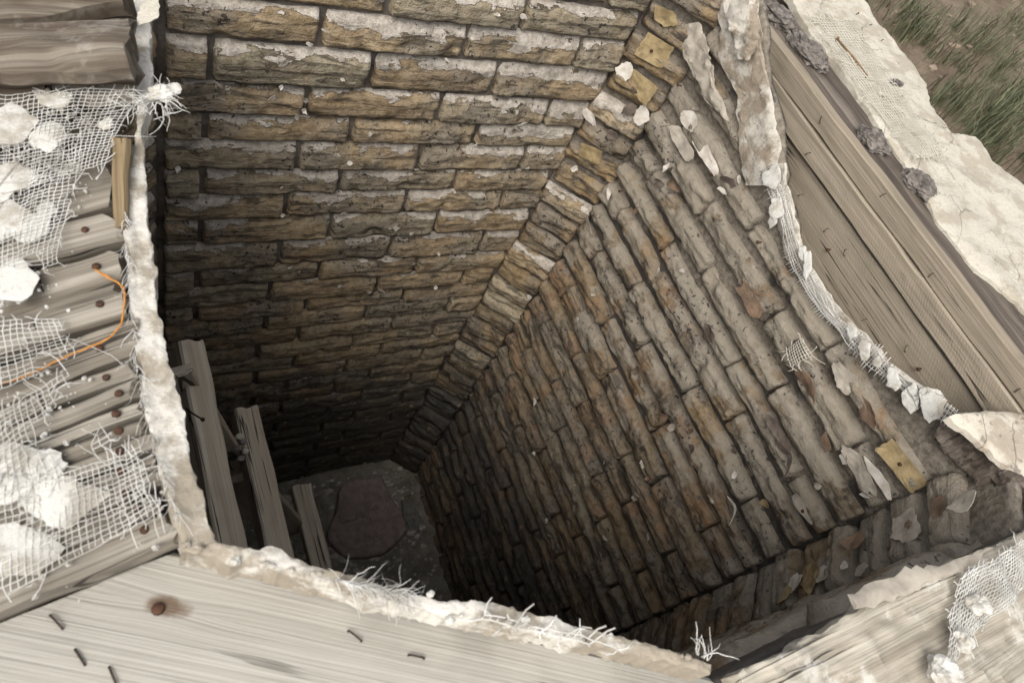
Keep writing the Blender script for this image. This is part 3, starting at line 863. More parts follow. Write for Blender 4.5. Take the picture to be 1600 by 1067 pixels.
for i in range(40):
    px, py = rf.uniform(760, 1180), rf.uniform(380, 880)
    q = on_x(px, py, 1.055)
    if not (0.1 * S < q.y < 0.85 * S): continue
    flake('right', px, py, rf.uniform(0.005, 0.014), rf.uniform(0.003, 0.008), rf.uniform(0.6, 1.5), rf.choice([M_flake_p, M_flake_b, M_flake_g, M_flake_w]), 500 + i, None, lift=0.013)
# screw holes
for key, px, py in (('back_corner', 1022, 73), ('back_corner', 930, 249), ('right', 1068, 134), ('right', 1121, 273), ('right', 1193, 378), ('right', 1415, 722), ('right', 1263, 795), ('right', 976, 299)):
    a, t, nrm, L = wall_frame(key)
    p = on_plane(px, py, a, nrm)
    nail(p + nrm * (0.024 if key == 'back_corner' else 0.016), nrm, panels[key], 0.8)

# ---------------------------------------------------------------- shaft floor
V, Fc = [], []
n_ = 60
for i in range(n_ + 1):
    for j in range(n_ + 1):
        p = W(0.02 + 1.08 * i / n_, -0.07 + 1.11 * j / n_, FLOOR)
        V.append((p.x, p.y, p.z + nz(p, 6, 4) * 0.012 + nz(p, 30, 3) * 0.006))
for i in range(n_):
    for j in range(n_):
        a = i * (n_ + 1) + j; Fc.append((a, a + n_ + 1, a + n_ + 2, a + 1))
link('shaft_floor', mesh('shaft_floor', V, Fc), M_floor, kind='structure')

def flat_stone(name, outline, z, thick, mat, seed, label):
    pts = [on_z(px, py, z) for px, py in outline]
    c = sum(pts, Vector()) / len(pts)
    R = 64; loop = resample(pts + [pts[0]], R)[:-1]
    V, Fc = [], []
    fs = [0.12, 0.25, 0.37, 0.5, 0.62, 0.75, 0.86, 0.95, 1.0]
    V.append(c + UP * 0.004)
    for f in fs:
        for p in loop:
            q = c.lerp(p, f); q = q + (p - c).normalized() * nz(q, 30, 3) * 0.006 * f
            st_ = nz(q + Vector((seed, 4, 0)), 5, 2); V.append(q + UP * (nz(q + Vector((seed, 0, 0)), 12, 4) * 0.009 - (0.010 if st_ > 0.12 else 0) - (0.006 if f == 1.0 else 0)))
    for p in loop: V.append(p - UP * thick + (p - c) * 0.03)
    for k in range(R):
        Fc.append((0, 1 + k, 1 + (k + 1) % R))
        for l in range(len(fs)):
            a0 = 1 + l * R + k; a1 = 1 + l * R + (k + 1) % R
            Fc.append((a0, a0 + R, a1 + R, a1))
    me = mesh(name, V, Fc); me.set_sharp_from_angle(angle=0.5); mt = center(me)
    return tag(link(name, me, mat, None, mt), label, 'stone')
cv = lambda L: [(380 + x / 3.557, 600 + y / 3.557) for x, y in L]
flat_stone('flat_stone', cv([(540, 580), (590, 530), (680, 520), (760, 490), (790, 560), (830, 650), (880, 700), (920, 800), (860, 870), (790, 930), (700, 950), (600, 955), (540, 930), (480, 870), (470, 820), (520, 700)]), FLOOR + 0.042, 0.06, M_stone, 3, 'large flat purplish stone lying on the dirt floor of the shaft')
flat_stone('flat_stone', cv([(880, 640), (940, 660), (1000, 740), (1015, 800), (1000, 870), (940, 820), (890, 720)]), FLOOR + 0.015, 0.03, M_stone_grey, 4, 'small grey stone slab between the purplish stone and the wall')

def scatter_stuff(name, n, area, zf, rmin, rmax, mat, seed, label):
    rnd = random.Random(seed); V, Fc = [], []
    for k in range(n):
        x, y = area(rnd); r = rnd.uniform(rmin, rmax) * rnd.random() ** 0.7 + rmin * 0.5
        c = Vector((x, y, zf(x, y)))
        b = len(V)
        m_ = 6
        for l, (zz, rr) in enumerate(((-0.5, 0.8), (0.35, 1.0), (0.75, 0.5))):
            for q in range(m_):
                an = 2 * math.pi * q / m_ + k
                f = rr * r * rnd.uniform(0.7, 1.25)
                V.append(c + Vector((math.cos(an) * f * (1 + (k % 3) * 0.3), math.sin(an) * f, zz * r * rnd.uniform(0.5, 0.9))))
        for l in range(2):
            for q in range(m_):
                a0, a1 = b + l * m_ + q, b + l * m_ + (q + 1) % m_
                Fc.append((a0, a1, a1 + m_, a0 + m_))
        Fc.append(tuple(b + 2 * m_ + q for q in range(m_)))
    o = link(name, mesh(name, V, Fc, smooth=False), mat, kind='stuff')
    o['label'] = label; o['category'] = 'debris'
    return o
def floor_area(r):
    while True:
        x, y = r.uniform(0.3, 1.03) * S, r.uniform(0.1, 0.97) * S
        if r.random() < (1.0 if (x > 0.93 * S or y > 0.9 * S or y < 0.75 * S) else 0.35): return x, y
scatter_stuff('plaster_chips', 900, floor_area, lambda x, y: ZT(FLOOR) + 0.004 + nz((x, y, ZT(FLOOR)), 6, 4) * 0.012, 0.003, 0.013, M_chip, 7, 'pale plaster chips strewn over the dirt floor of the shaft')
scatter_stuff('floor_rubble', 2200, floor_area, lambda x, y: ZT(FLOOR) + 0.002 + nz((x, y, ZT(FLOOR)), 6, 4) * 0.012, 0.003, 0.014, M_floor, 8, 'dark crumbs of earth on the shaft floor')

# ---------------------------------------------------------------- timbers standing out into the shaft
def beam(px, py, yend, wdt, hgt, roll, label, seed, mat=M_wood_beam):
    p1 = on_y(px, py, yend); p0 = Vector((p1.x, W(0, -0.02, 0).y, p1.z + 0.0))
    up = Vector((math.sin(roll), 0, math.cos(roll)))
    o = board('timber_beam', p0, p1, up, wdt, hgt, mat, seed, nx=40, bev=0.004, wav=0.004, ragged=0.004)
    return tag(o, label, 'timber', 'timbers jutting into the shaft')
b1 = beam(299, 532, 0.72, 0.050, 0.085, 0.30, 'thickest grey timber beam in the shaft with a bent nail', 21)
b2 = beam(386, 636, 0.72, 0.052, 0.060, 0.1, 'middle timber beam in the shaft between the other two', 22)
b3 = beam(471, 756, 0.72, 0.058, 0.040, 0.05, 'lowest short timber beam nearest the flat stone', 23)
def brace(pxa, pxb, y, w, t, label, seed):
    a, b = on_y(*pxa, y), on_y(*pxb, y)
    x = (b - a).normalized(); nrm = Vector((0, 1, 0))
    o = board('brace_board', a, b, x.cross(nrm) * -1 if (x.cross(nrm) * -1).z > 0 else x.cross(nrm), t, w, M_wood_beam, seed, nx=14, bev=0.002, wav=0.002)
    return tag(o, label, 'board', 'braces between the shaft timbers')
brace((300, 575), (392, 730), 0.64, 0.11, 0.022, 'sloping brace board between the thickest and the middle timber beam', 31)
brace((405, 735), (480, 822), 0.62, 0.10, 0.022, 'sloping brace board between the middle and the lowest timber beam', 32)
# bent nail in the first beam
def long_nail(px0, px1, pt, nrm, label, s=0.0016, mat=M_rust_dark, parent=None):
    a = on_plane(*px0, pt, nrm) + nrm * 0.001; b = on_plane(*px1, pt, nrm) + nrm * 0.006
    V, Fc = [], []
    d = (b - a).normalized()
    tube(V, Fc, [a - nrm * 0.006 - d * 0.002, a, a.lerp(b, 0.5) + nrm * 0.002, b], s, 7)
    tube(V, Fc, [b - d * 0.0003, b + d * 0.002], s * 2.3, 9)
    me = mesh('long_nail', V, Fc); mt = center(me)
    return link('nail' if parent else 'long_nail', me, mat, parent, mt)
m1 = b1.matrix_world
zax = Vector((m1[0][2], m1[1][2], m1[2][2])); yax = Vector((m1[0][1], m1[1][1], m1[2][1]))
sgn = 1 if (EYE - m1.translation).dot(yax) > 0 else -1
sidep = m1.translation + yax * sgn * 0.025
long_nail((292, 638), (322, 655), sidep, yax * sgn, '', parent=b1)
for i, (px, py) in enumerate(((374, 682), (379, 690), (372, 700), (383, 705), (376, 716))):
    q = on_y(px, py, 0.60)
    me = lump_mesh(0.009, 0.007, 0.007, 50 + i, sub=2)
    o = link('plaster_crumb', me, M_chip if i in (0, 3) else M_stone_grey, None, Matrix.Translation(q))
    tag(o, 'small plaster crumb lodged beside the middle timber beam', 'crumb', 'crumbs on the brace')

# ---------------------------------------------------------------- left side: slats over the curb
RIM = -0.55
lp = W(0.03, 0.3, RIM); ln = Vector((-0.22, 0, 1)).normalized()
def L(px, py, dz=0.0):
    return on_plane(px, py, lp + ln * dz, ln)
slatted = thing('slatted_roof', 'weathered grey slats nailed side by side outside the shaft', 'roof', W(-0.15, 0.35, -0.72))
sl = [((176, 268), (20, 300), 0.036), ((172, 305), (10, 345), 0.034), ((180, 352), (0, 398), 0.042), ((186, 410), (0, 466), 0.045), ((190, 464), (-40, 535), 0.040), ((203, 527), (-40, 612), 0.040),
      ((209, 572), (-40, 668), 0.025), ((215, 602), (-40, 702), 0.022), ((221, 631), (-40, 735), 0.024), ((226, 660), (-40, 768), 0.022), ((232, 688), (-40, 800), 0.022), ((238, 718), (-40, 832), 0.025), ((245, 748), (-40, 864), 0.022), ((252, 779), (-40, 897), 0.024), ((262, 819), (-40, 943), 0.038)]
for i, (r_, l_, w) in enumerate(sl):
    p0, p1 = L(*r_, dz=random.uniform(-0.005, 0.004)), L(*l_, dz=random.uniform(-0.008, 0.004))
    p1 = p1 + (p1 - p0).normalized() * 0.12
    o = board('slat', p0, p1, (ln + Vector((0, random.uniform(-0.16, 0.02), 0))).normalized(), w * (0.84 if i < 6 else 0.62), 0.022 if i < 14 else 0.03, M_wood_grey, 60 + i, slatted, nx=22, wav=0.005, bev=0.0025, ragged=0.006)
    np_ = p0.lerp(p1, random.uniform(0.06, 0.12)) + (p1 - p0).cross(ln).normalized() * random.uniform(-0.003, 0.003)
    if i > 1: nail(np_ + ln * 0.001, ln, o, random.uniform(0.65, 0.9))
    if i in (3, 4, 6, 11): staple(p0.lerp(p1, 0.3), ln, (p1 - p0).cross(ln).normalized(), o, 0.8)
for k, (ya, yb) in enumerate(((0.225, 0.66),)):
    for xo, dz in ((0.015, 0.022), (-0.16, 0.06)):
        board('rail', W(xo, ya - 0.02, RIM) - UP * (dz + 0.012), W(xo, yb + 0.3, RIM) - UP * (dz + 0.012), UP, 0.06, 0.07, M_wood_dark, 90 + k, slatted)
# stacked timber blocks at the far end
def block(poly, n, thick, mat, label, seed, z=RIM, up=UP):
    return None
def end_block(pa, pb, w, t, dz, mat, label, seed, roll=0.0):
    a, b = L(*pa, dz=dz), L(*pb, dz=dz)
    x = (b - a).normalized()
    up = (ln + ln.cross(x) * roll).normalized()
    o = board('timber_block', a, b, up, w, t, mat, seed, nx=30, bev=0.016, wav=0.016, ragged=0.006, cross=8)
    return tag(o, label, 'timber')
end_block((-80, 62), (202, 52), 0.075, 0.045, 0.052, M_wood_block, 'thick rounded timber block with dark stained end above the netting', 71, 0.1)
end_block((-80, -20), (190, -35), 0.06, 0.05, 0.055, M_wood_block, 'timber block lying behind the thick rounded block', 72)
end_block((78, 122), (212, 118), 0.055, 0.03, 0.006, M_wood_grey, 'short grey board stub under the thick rounded block', 73)
end_block((-80, 128), (66, 118), 0.06, 0.03, 0.010, M_wood_block, 'chalky board beside the short grey board stub', 74)
a_, b_ = L(186, 215, dz=0.012), L(192, 352, dz=0.004)
tag(board('wood_splinter', a_, b_, ln, 0.015, 0.012, wood_mat('ochre_splinter_wood', (0.13, 0.092, 0.05), (0.22, 0.162, 0.09), (0.29, 0.225, 0.138), stain=0.6), 75, nx=14, bev=0.004, wav=0.006, taper=0.35), 'ochre wood splinter standing between the slats and plaster rim', 'splinter')

# plaster rims
def rimz(pts, z): return [on_z(px, py, z) for px, py in pts]
tag(slab('crumbling_plaster', rimz([(208, -40), (212, 40), (210, 120), (214, 200), (196, 300), (200, 400), (208, 480), (216, 560), (230, 640), (246, 720), (268, 800), (292, 858)], RIM),
         rimz([(238, -40), (234, 40), (238, 120), (222, 200), (228, 300), (240, 400), (249, 480), (260, 560), (280, 640), (302, 720), (323, 790), (338, 846)], RIM), 230, 14, UP, 0.040, M_plaster_rim, amp=0.0022, edge=0.0034, seed=2, round_=0.0012, fq=26), 'white crumbling plaster rim along the ends of the slats', 'plaster')
tag(slab('crumbling_plaster', rimz([(282, 862), (345, 872), (400, 884), (450, 898), (560, 929), (700, 960), (850, 984), (1000, 1021), (1112, 1052)], RIM),
         rimz([(292, 842), (350, 846), (420, 858), (510, 882), (600, 912), (700, 936), (800, 946), (900, 974), (1000, 1000), (1060, 1018), (1112, 1034)], RIM), 240, 12, UP, 0.038, M_plaster_rim, amp=0.0035, edge=0.0042, seed=5, round_=0.002, fq=26), 'lumpy white plaster rim along the pale wide plank', 'plaster')

# pale wide plank across the corner
PZ = -0.588
pl_in0, pl_in1 = on_z(268, 862, PZ), on_z(1118, 1062, PZ)
px_ = (pl_in1 - pl_in0).normalized(); pw = UP.cross(px_)                 # pw points into the shaft
mid = (pl_in0 + pl_in1) / 2 - pw * 0.11
plank = board('wide_plank', mid - px_ * ((pl_in1 - pl_in0).length / 2), mid + px_ * ((pl_in1 - pl_in0).length / 2), UP, 0.22, 0.032, None, 81, nx=60, bev=0.004, wav=0.004, cross=10, ragged=0.003)
la_ = plank.matrix_world.inverted() @ pl_in0; lb_ = plank.matrix_world.inverted() @ on_z(0, 975, PZ)      # its left end is cut along the last slat
hx_ = (pl_in1 - pl_in0).length / 2
for v in plank.data.vertices:
    xm = la_.x + (lb_.x - la_.x) * (v.co.y - la_.y) / (lb_.y - la_.y)
    v.co.x = xm + (v.co.x + hx_) / (2 * hx_) * (hx_ - xm)
tag(plank, 'pale bleached wide plank with a dark knot and rusty staples', 'plank')
for px, py, an in ((88, 972, 1.5), (125, 1027, 1.35), (176, 1056, 1.2), (554, 994, 1.6), (650, 1026, -1.1)):
    staple(on_z(px, py, PZ), UP, Vector((math.cos(an + 0.6), math.sin(an + 0.6), 0)), plank, 1.0)
kq = plank.matrix_world.inverted() @ on_z(262, 948, PZ)
plank.data.materials.append(wood_mat('pale_bleached_wood', (0.295, 0.277, 0.238), (0.335, 0.315, 0.273), (0.36, 0.34, 0.297), grain=0.4, stain=0.35, knot=(kq.x, kq.y), fine=True))
nail(on_z(247, 951, PZ), UP, plank, 1.1)

# front right lip
M_lip = wood_mat('chalky_weathered_wood', (0.20, 0.17, 0.128), (0.32, 0.285, 0.228), (0.42, 0.385, 0.32), stain=0.45, chalk=0.45)
tag(slab('rim_board', rimz([(1150, 1056), (1200, 1030), (1290, 982), (1370, 930), (1450, 897), (1530, 862), (1680, 795)], RIM), rimz([(1170, 1100), (1260, 1110), (1420, 1120), (1560, 1110), (1700, 1080), (1760, 1040), (1800, 980)], RIM - 0.01), 80, 22, UP, 0.022, M_lip, amp=0.008, edge=0.004, seed=9, round_=0.003), 'cream plastered lip board with torn netting over it', 'board')
o = slab('plaster_skin', rimz([(1330, 930), (1390, 905), (1450, 885), (1530, 852)], RIM + 0.008), rimz([(1340, 950), (1400, 935), (1470, 905), (1535, 872)], RIM + 0.008), 24, 5, UP, 0.005, M_flake_g, amp=0.006, edge=0.006, seed=14, round_=0.003)
tag(o, 'grey curled sheet of skin lifting off the cream lip board', 'plaster')

# ---------------------------------------------------------------- right side: open timber frame behind the torn lining
frm = thing('plank_frame', 'brown sawn planks nailed in a row behind the torn brick lining', 'frame', W(1.17, 0.5, -0.75))
def rplank(z1, z0, x, t, mat, seed, ya=-0.09, yb=1.06):
    p0, p1 = W(x, ya, (z0 + z1) / 2), W(x, yb, (z0 + z1) / 2)
    return board('plank', p0, p1, Vector((-1, 0, 0)), (z1 - z0) * S, t, mat, seed, frm, nx=70, bev=0.0025, wav=0.003)
pA = rplank(-0.642, -0.76, 1.158, 0.030, M_wood_saw, 101)
pB = rplank(-0.590, -0.634, 1.147, 0.034, M_wood_saw, 102)
pC = rplank(-0.548, -0.588, 1.150, 0.026, M_wood_brown, 103)
pD = board('plank', W(1.228, -0.09, -0.556), W(1.228, 1.06, -0.556), UP, 0.105 * S, 0.03, M_wood_dark, 104, frm, nx=70, bev=0.006, wav=0.006)
for k, (px, py, pl, x) in enumerate(((1283, 188, pC, 1.15), (1262, 240, pB, 1.143), (1380, 305, pC, 1.15), (1250, 305, pA, 1.15), (1290, 360, pA, 1.15), (1455, 430, pC, 1.15), (1320, 395, pA, 1.15), (1415, 545, pA, 1.15), (1350, 500, pA, 1.15), (1590, 610, pC, 1.15))):
    staple(on_x(px, py, x), Vector((-1, 0, 0)), Vector((0, random.uniform(-0.6, 0.8), 1)), pl, random.uniform(0.6, 0.9))
for px, py in ((1293, 391), (1435, 577)):
    nail(on_x(px, py, 1.15), Vector((-1, 0, 0)), pA, 0.8)
def bark(px, py, rx, ry, seed, label):
    p = on_z(px, py, -0.552)
    bm = bmesh.new(); bmesh.ops.create_icosphere(bm, subdivisions=4, radius=1)
    sv = Vector((seed, seed * 2, 3))
    for v in bm.verts:
        q = v.co + sv
        vd = mnoise.voronoi(q * 2.4)[0]
        d = 1 + nz(q, 1.3, 3) * 0.35 + min(0.3, (vd[1] - vd[0])) * 0.55 + nz(q, 6, 2) * 0.07
        v.co = Vector((v.co.x * rx, v.co.y * ry, max(-0.5, v.co.z) * 0.016)) * d
    me = bpy.data.meshes.new('bark'); bm.to_mesh(me); bm.free()
    mt = Matrix.Translation(p + UP * 0.004) @ Matrix.Rotation(0.15, 4, 'Z')
    tag(link('bark_lump', me, M_bark, None, mt), label, 'bark', 'bark lumps on the dark plank')
bark(1215, 28, 0.030, 0.045, 1, 'cracked bark lump with a round hole at the end of the dark plank')
bark(1262, 85, 0.032, 0.050, 2, 'largest cracked bark lump on the dark plank')
bark(1362, 222, 0.026, 0.034, 3, 'flat grey bark lump halfway along the dark plank')
bark(1432, 290, 0.024, 0.036, 4, 'greyish bark lump by the notch of the plaster slab')

slabz = -0.545
slabo = slab('plaster_slab', rimz([(1205, -60), (1243, 0), (1262, 35), (1290, 75), (1340, 135), (1370, 190), (1410, 240), (1440, 290), (1475, 350), (1510, 395), (1530, 420), (1600, 475), (1680, 560)], slabz),
     rimz([(1290, -80), (1347, -5), (1400, 65), (1452, 128), (1456, 160), (1490, 205), (1525, 212), (1550, 245), (1575, 262), (1605, 285), (1700, 380)], slabz), 90, 26, UP, 0.022, M_plaster_cream, amp=0.006, edge=0.007, seed=12, round_=0.006)
tag(slabo, 'cream plaster slab with ragged edges beside the dark plank', 'plaster')
ln_ = long_nail((1352, 122), (1303, 68), on_z(1330, 95, slabz), UP, '', s=0.0024, mat=M_rust_nail)
ln_.location.z += 0.004
tag(ln_, 'long rusty nail lying on the cream plaster slab', 'nail')
for k, (px, py) in enumerate(((1340, 22), (1360, 40), (1378, 64), (1410, 150))):
    staple(on_z(px, py, slabz), UP, Vector((1, 0.4, 0)), slabo, 0.9)
tag(link('wood_chip', lump_mesh(0.022, 0.012, 0.006, 77, sub=2), M_bark, None, Matrix.Translation(on_z(1400, 132, slabz) + UP * 0.004)), 'grey wood chip lying on the cream plaster slab', 'chip')

# ledge where the right side meets the front
def Xp(px, py, x): return on_x(px, py, x)
tag(slab('plaster_ledge', rimz([(1488, 648), (1520, 672), (1560, 712), (1600, 740), (1680, 800)], -0.585), rimz([(1500, 645), (1540, 640), (1590, 642), (1640, 640), (1720, 660)], -0.585), 36, 10, UP, 0.016, M_plaster_spot, amp=0.005, edge=0.005, seed=19, round_=0.005), 'spotted cream plaster ledge at the end of the torn netting', 'plaster')
co_ = slab('corner_board', [on_x(px, py, 1.040) for px, py in ((1476, 652), (1540, 708), (1600, 754), (1670, 808))], [on_x(px, py, 1.044) for px, py in ((1455, 690), (1520, 752), (1590, 806), (1660, 850))], 40, 8, Vector((-1, 0, 0)), 0.014, M_wood_dark, amp=0.008, edge=0.005, seed=23, round_=0.003, fq=26)
tag(co_, 'rough dark brown board under the spotted plaster ledge', 'board')

# torn skin over the upper right wall: hanging canvas strips
def hang(pts0, pts1, x, thick, mat, seed, label, amp=0.01):
    A = [on_x(px, py, x) for px, py in pts0]; B = [on_x(px, py, x) for px, py in pts1]
    o = slab('torn_skin', A, B, 40, 8, Vector((-1, 0, 0)), thick, mat, amp=amp, edge=0.005, seed=seed, round_=0.004)
    return tag(o, label, 'plaster')
hang([(1070, 40), (1062, 70), (1082, 115), (1095, 150), (1130, 185)], [(1090, 35), (1105, 80), (1115, 130), (1128, 155), (1136, 188)], 1.028, 0.003, M_flake_g, 31, 'grey canvas strip curling down beside the ochre corner bricks')
hang([(1118, -30), (1125, 40), (1122, 90), (1150, 150), (1150, 220), (1165, 290)], [(1182, -30), (1184, 40), (1196, 110), (1210, 180), (1218, 230), (1206, 290)], 1.043, 0.004, M_plaster_rag, 32, 'stained pale sheet of torn skin at the top of the brick wall', amp=0.008)
hang([(1128, -30), (1132, 20), (1142, 60), (1150, 92)], [(1176, -30), (1180, 20), (1182, 60), (1170, 95)], 1.024, 0.004, M_plaster_rag, 33, 'fibrous plaster rag hanging over the stained torn skin', amp=0.010)

hang([(1192, 258), (1208, 330), (1230, 405), (1258, 450), (1288, 497), (1335, 548), (1395, 600), (1462, 645)], [(1222, 255), (1240, 325), (1256, 398), (1284, 442), (1312, 486), (1358, 534), (1412, 582), (1478, 630)], 1.049, 0.003, M_plaster_rag, 35, 'ragged pale strip of skin running below the netting tape', amp=0.008)
# netting tape along the torn edge
def tape(pts, w, x, seed, label, hole=0.1):
    P = [on_x(px, py, x) for px, py in pts]
    n = 60; P = resample(P, n); V, Fc = [], []; rnd = random.Random(seed)
    side = []
    for i in range(n + 1):
        t = (P[min(n, i + 1)] - P[max(0, i - 1)]).normalized(); side.append(Vector((-1, 0, 0)).cross(t).normalized())
    k_ = 7
    for k in range(k_):
        f = k / (k_ - 1) - 0.5
        tube(V, Fc, [P[i] + side[i] * (f * w * (0.75 + 0.7 * n1((i * 0.13, seed, 1))) + n1((i * 0.3, k, seed)) * 0.005) - Vector((0.004 + n1((i * .15, k * .3, seed)) * 0.006, 0, 0)) for i in range(n + 1)], 0.0007, 4)
    tot = sum((b - a).length for a, b in zip(P, P[1:]))
    m_ = int(tot / 0.0056)
    Q = resample(P, m_)
    for j in range(m_ + 1):
        i = min(n, int(j / m_ * n)); ex = rnd.uniform(0.0, 0.35)
        ww = w * (0.75 + 0.7 * n1((i * 0.13, seed, 1)))
        pts_ = [Q[j] + side[i] * (g * ww * (0.5 + ex) + 0) - Vector((0.004 + n1((i * .15, g, seed)) * 0.007 + abs(g) * ex * 0.01, 0, 0)) for g in (-1, -0.6, -0.2, 0.2, 0.6, 1)]
        if n1((j * 0.11, 5, seed)) > -0.28: tube(V, Fc, pts_, 0.0007, 4)
    me = mesh('netting_tape', V, Fc); mt = center(me)
    tag(link('netting_tape', me, M_net, None, mt), label, 'netting')
tape([(1200, 262), (1222, 320), (1245, 400), (1270, 448), (1300, 492), (1345, 538), (1395, 585), (1440, 618), (1492, 652)], 0.034, 1.042, 3, 'frayed white netting tape running along the torn edge of the wall')
def plate(px, py, x, r1, r2, seed, mat, label, rot=None, group='white plaster plates on the netting tape', t=0.004):
    me = chip_mesh(r1, r2, t, seed)
    p = on_x(px, py, x)
    z = Vector((-1, random.uniform(-0.15, 0.15), random.uniform(0.0, 0.4))).normalized()
    tag(link('plaster_plate', me, mat, None, frame(p, Vector((0, -0.75, -0.65)) if rot is None else rot, z)), label, 'plaster', group)
for i, (px, py, a1, a2) in enumerate(((1208, 277, 0.020, 0.017), (1216, 325, 0.017, 0.015), (1208, 345, 0.011, 0.009), (1254, 395, 0.013, 0.008), (1262, 412, 0.020, 0.008), (1332, 520, 0.010, 0.009), (1352, 545, 0.016, 0.010), (1372, 565, 0.008, 0.007), (1395, 588, 0.013, 0.009), (1398, 600, 0.009, 0.009), (1425, 618, 0.020, 0.012), (1455, 628, 0.022, 0.016))):
    plate(px, py, 1.033, a1 * 1.35, a2 * 1.25, 600 + i, M_plaster, {0: 'white plaster plate at the top of the netting tape below the torn skin', 11: 'cracked plaster plate at the end of the netting tape by the ledge'}.get(i, 'broken white plaster plate clinging to the netting tape'))

# ---------------------------------------------------------------- netting on the left slats
nets = [((-30, 150), (232, 150), (180, 262), (-30, 330), 'netting wrapped under the timber blocks with long frayed ends', 0.10, 6, 0.022),
        ((-40, 250), (135, 225), (105, 420), (-40, 495), 'netting hanging over the upper slats with plaster lumps', 0.12, 4, 0.014),
        ((-30, 505), (95, 500), (135, 568), (-30, 650), 'narrow netting scrap beneath the orange twine', 0.08, 3, 0.014),
        ((-30, 665), (115, 575), (190, 700), (-30, 830), 'loose netting sagging across the middle slats', 0.14, 8, 0.018),
        ((-30, 770), (225, 690), (268, 800), (-30, 968), 'netting covering the lowest slats down to the wide plank', 0.05, 10, 0.016)]
for i, (a, b, c, d, lab, hole, tf, fr) in enumerate(nets):
    net('netting', [L(*q, dz=0.004) for q in (a, b, c, d)], ln, lab, seed=5 + i, hole=hole, tufts=tf, fray=fr, cell=0.0046, amp=0.005, r=0.00040)
def chunk(px, py, rx, ry, rz, seed, label, dz=0.008, mat=None, flat=True):
    p = L(px, py, dz=dz)
    z = (ln + Vector((random.gauss(0, 0.06), random.gauss(0, 0.06), 0))).normalized()
    mt = frame(p, Vector((0.3, 1, 0)), z)
    me = chip_mesh(rx, ry, rz * 0.30, seed) if flat else lump_mesh(rx, ry, rz, seed, rough=0.6, sub=4, facet=0.5)
    tag(link('plaster_lump', me, mat or M_plaster, None, mt), label, 'plaster', 'plaster lumps on the slats')
for i, (px, py, rx, ry, rz) in enumerate(((15, 200, 0.030, 0.026, 0.016), (75, 215, 0.022, 0.018, 0.010), (28, 278, 0.020, 0.018, 0.012), (88, 155, 0.018, 0.020, 0.010), (68, 148, 0.010, 0.008, 0.008), (10, 350, 0.034, 0.024, 0.012), (50, 355, 0.020, 0.018, 0.010), (20, 440, 0.030, 0.020, 0.010), (75, 330, 0.010, 0.010, 0.007), (168, 195, 0.011, 0.009, 0.007), (5, 300, 0.016, 0.012, 0.012))):
    chunk(px, py, rx, ry, rz, 700 + i, {0: 'angular white plaster plate beside the chalky board', 3: 'white plaster plate lying just under the short grey board stub', 5: 'largest white plaster plate over the upper slats', 9: 'small plaster plate in the netting next to the ochre splinter'}.get(i, 'white plaster lump stuck in the upper netting'))
for i, (px, py, rx, ry, rz) in enumerate(((10, 740, 0.030, 0.028, 0.010), (60, 745, 0.022, 0.02, 0.008), (100, 785, 0.020, 0.028, 0.008), (25, 860, 0.026, 0.030, 0.009), (75, 720, 0.012, 0.010, 0.006), (135, 775, 0.012, 0.018, 0.006))):
    chunk(px, py, rx, ry, rz, 720 + i, 'flat white plaster patch spread over the lower netting', dz=0.006)
chunk(256, 145, 0.012, 0.014, 0.007, 741, 'crumbly plaster knob at the tip of the frayed netting', dz=0.020, flat=False)
chunk(232, 20, 0.03, 0.014, 0.006, 742, 'smooth cream plaster flake leaning at the far end of the rim', dz=0.03, mat=M_plaster_cream)
fibres('fibre_tuft', [L(200, 170, 0.012), L(262, 150, 0.018), L(255, 185, 0.012)], 70, 0.026, 'thick white fibre tuft at the tip of the wrapped netting', 3)
fibres('fibre_tuft', [L(195, 330, 0.006), L(200, 430, 0.006), L(212, 560, 0.006), L(240, 690, 0.006), L(275, 800, 0.006)], 140, 0.022, 'thin fibres trailing along the crack beside the plaster rim', 4, base_dir=Vector((0, -1.2, 0.05)), spread=0.4, r=0.0004)
fibres('fibre_tuft', [on_z(520, 905, RIM + 0.01), on_z(640, 930, RIM + 0.012)], 130, 0.026, 'white fibre tuft lying on the lumpy rim', 6, base_dir=Vector((0.9, -0.5, 0.05)), spread=0.55, r=0.00045)
fibres('fibre_tuft', [on_z(1085, 1020, RIM + 0.008), on_z(1112, 1035, RIM + 0.008)], 9, 0.035, 'few stiff white fibres sticking up at the end of the lumpy rim', 8, base_dir=Vector((0.4, 0.9, 0.9)), spread=0.35, r=0.0008)
net('netting', [on_z(740, 950, RIM + 0.004), on_z(980, 1010, RIM + 0.004), on_z(960, 1030, RIM - 0.002), on_z(730, 972, RIM - 0.002)], UP, 'diamond netting showing through the lumpy rim', seed=31, hole=0.05, cell=0.006, amp=0.003)
net('netting', [on_z(1490, 905, RIM + 0.006), on_z(1600, 840, RIM + 0.006), on_z(1590, 920, RIM), on_z(1455, 1075, RIM)], UP, 'torn netting band crossing the cream lip board', seed=33, hole=0.03, cell=0.0062, amp=0.008, tufts=6, fray=0.014, r=0.0006)
net('netting', [on_z(1250, 25, slabz + 0.004), on_z(1330, 30, slabz + 0.004), on_z(1480, 250, slabz + 0.004), on_z(1430, 255, slabz + 0.004)], UP, 'netting strip embedded along the inner edge of the cream slab', seed=36, hole=0.10, cell=0.0085, amp=0.004, mat=M_net_old, r=0.0009, lift=0.001)
net('netting', [on_x(1228, 545, 1.040), on_x(1262, 520, 1.040), on_x(1282, 560, 1.040), on_x(1240, 580, 1.040)], Vector((-1, 0, 0)), 'small curled netting scrap on the upper brick wall', seed=38, hole=0.0, cell=0.006, amp=0.006, mat=M_net_old)
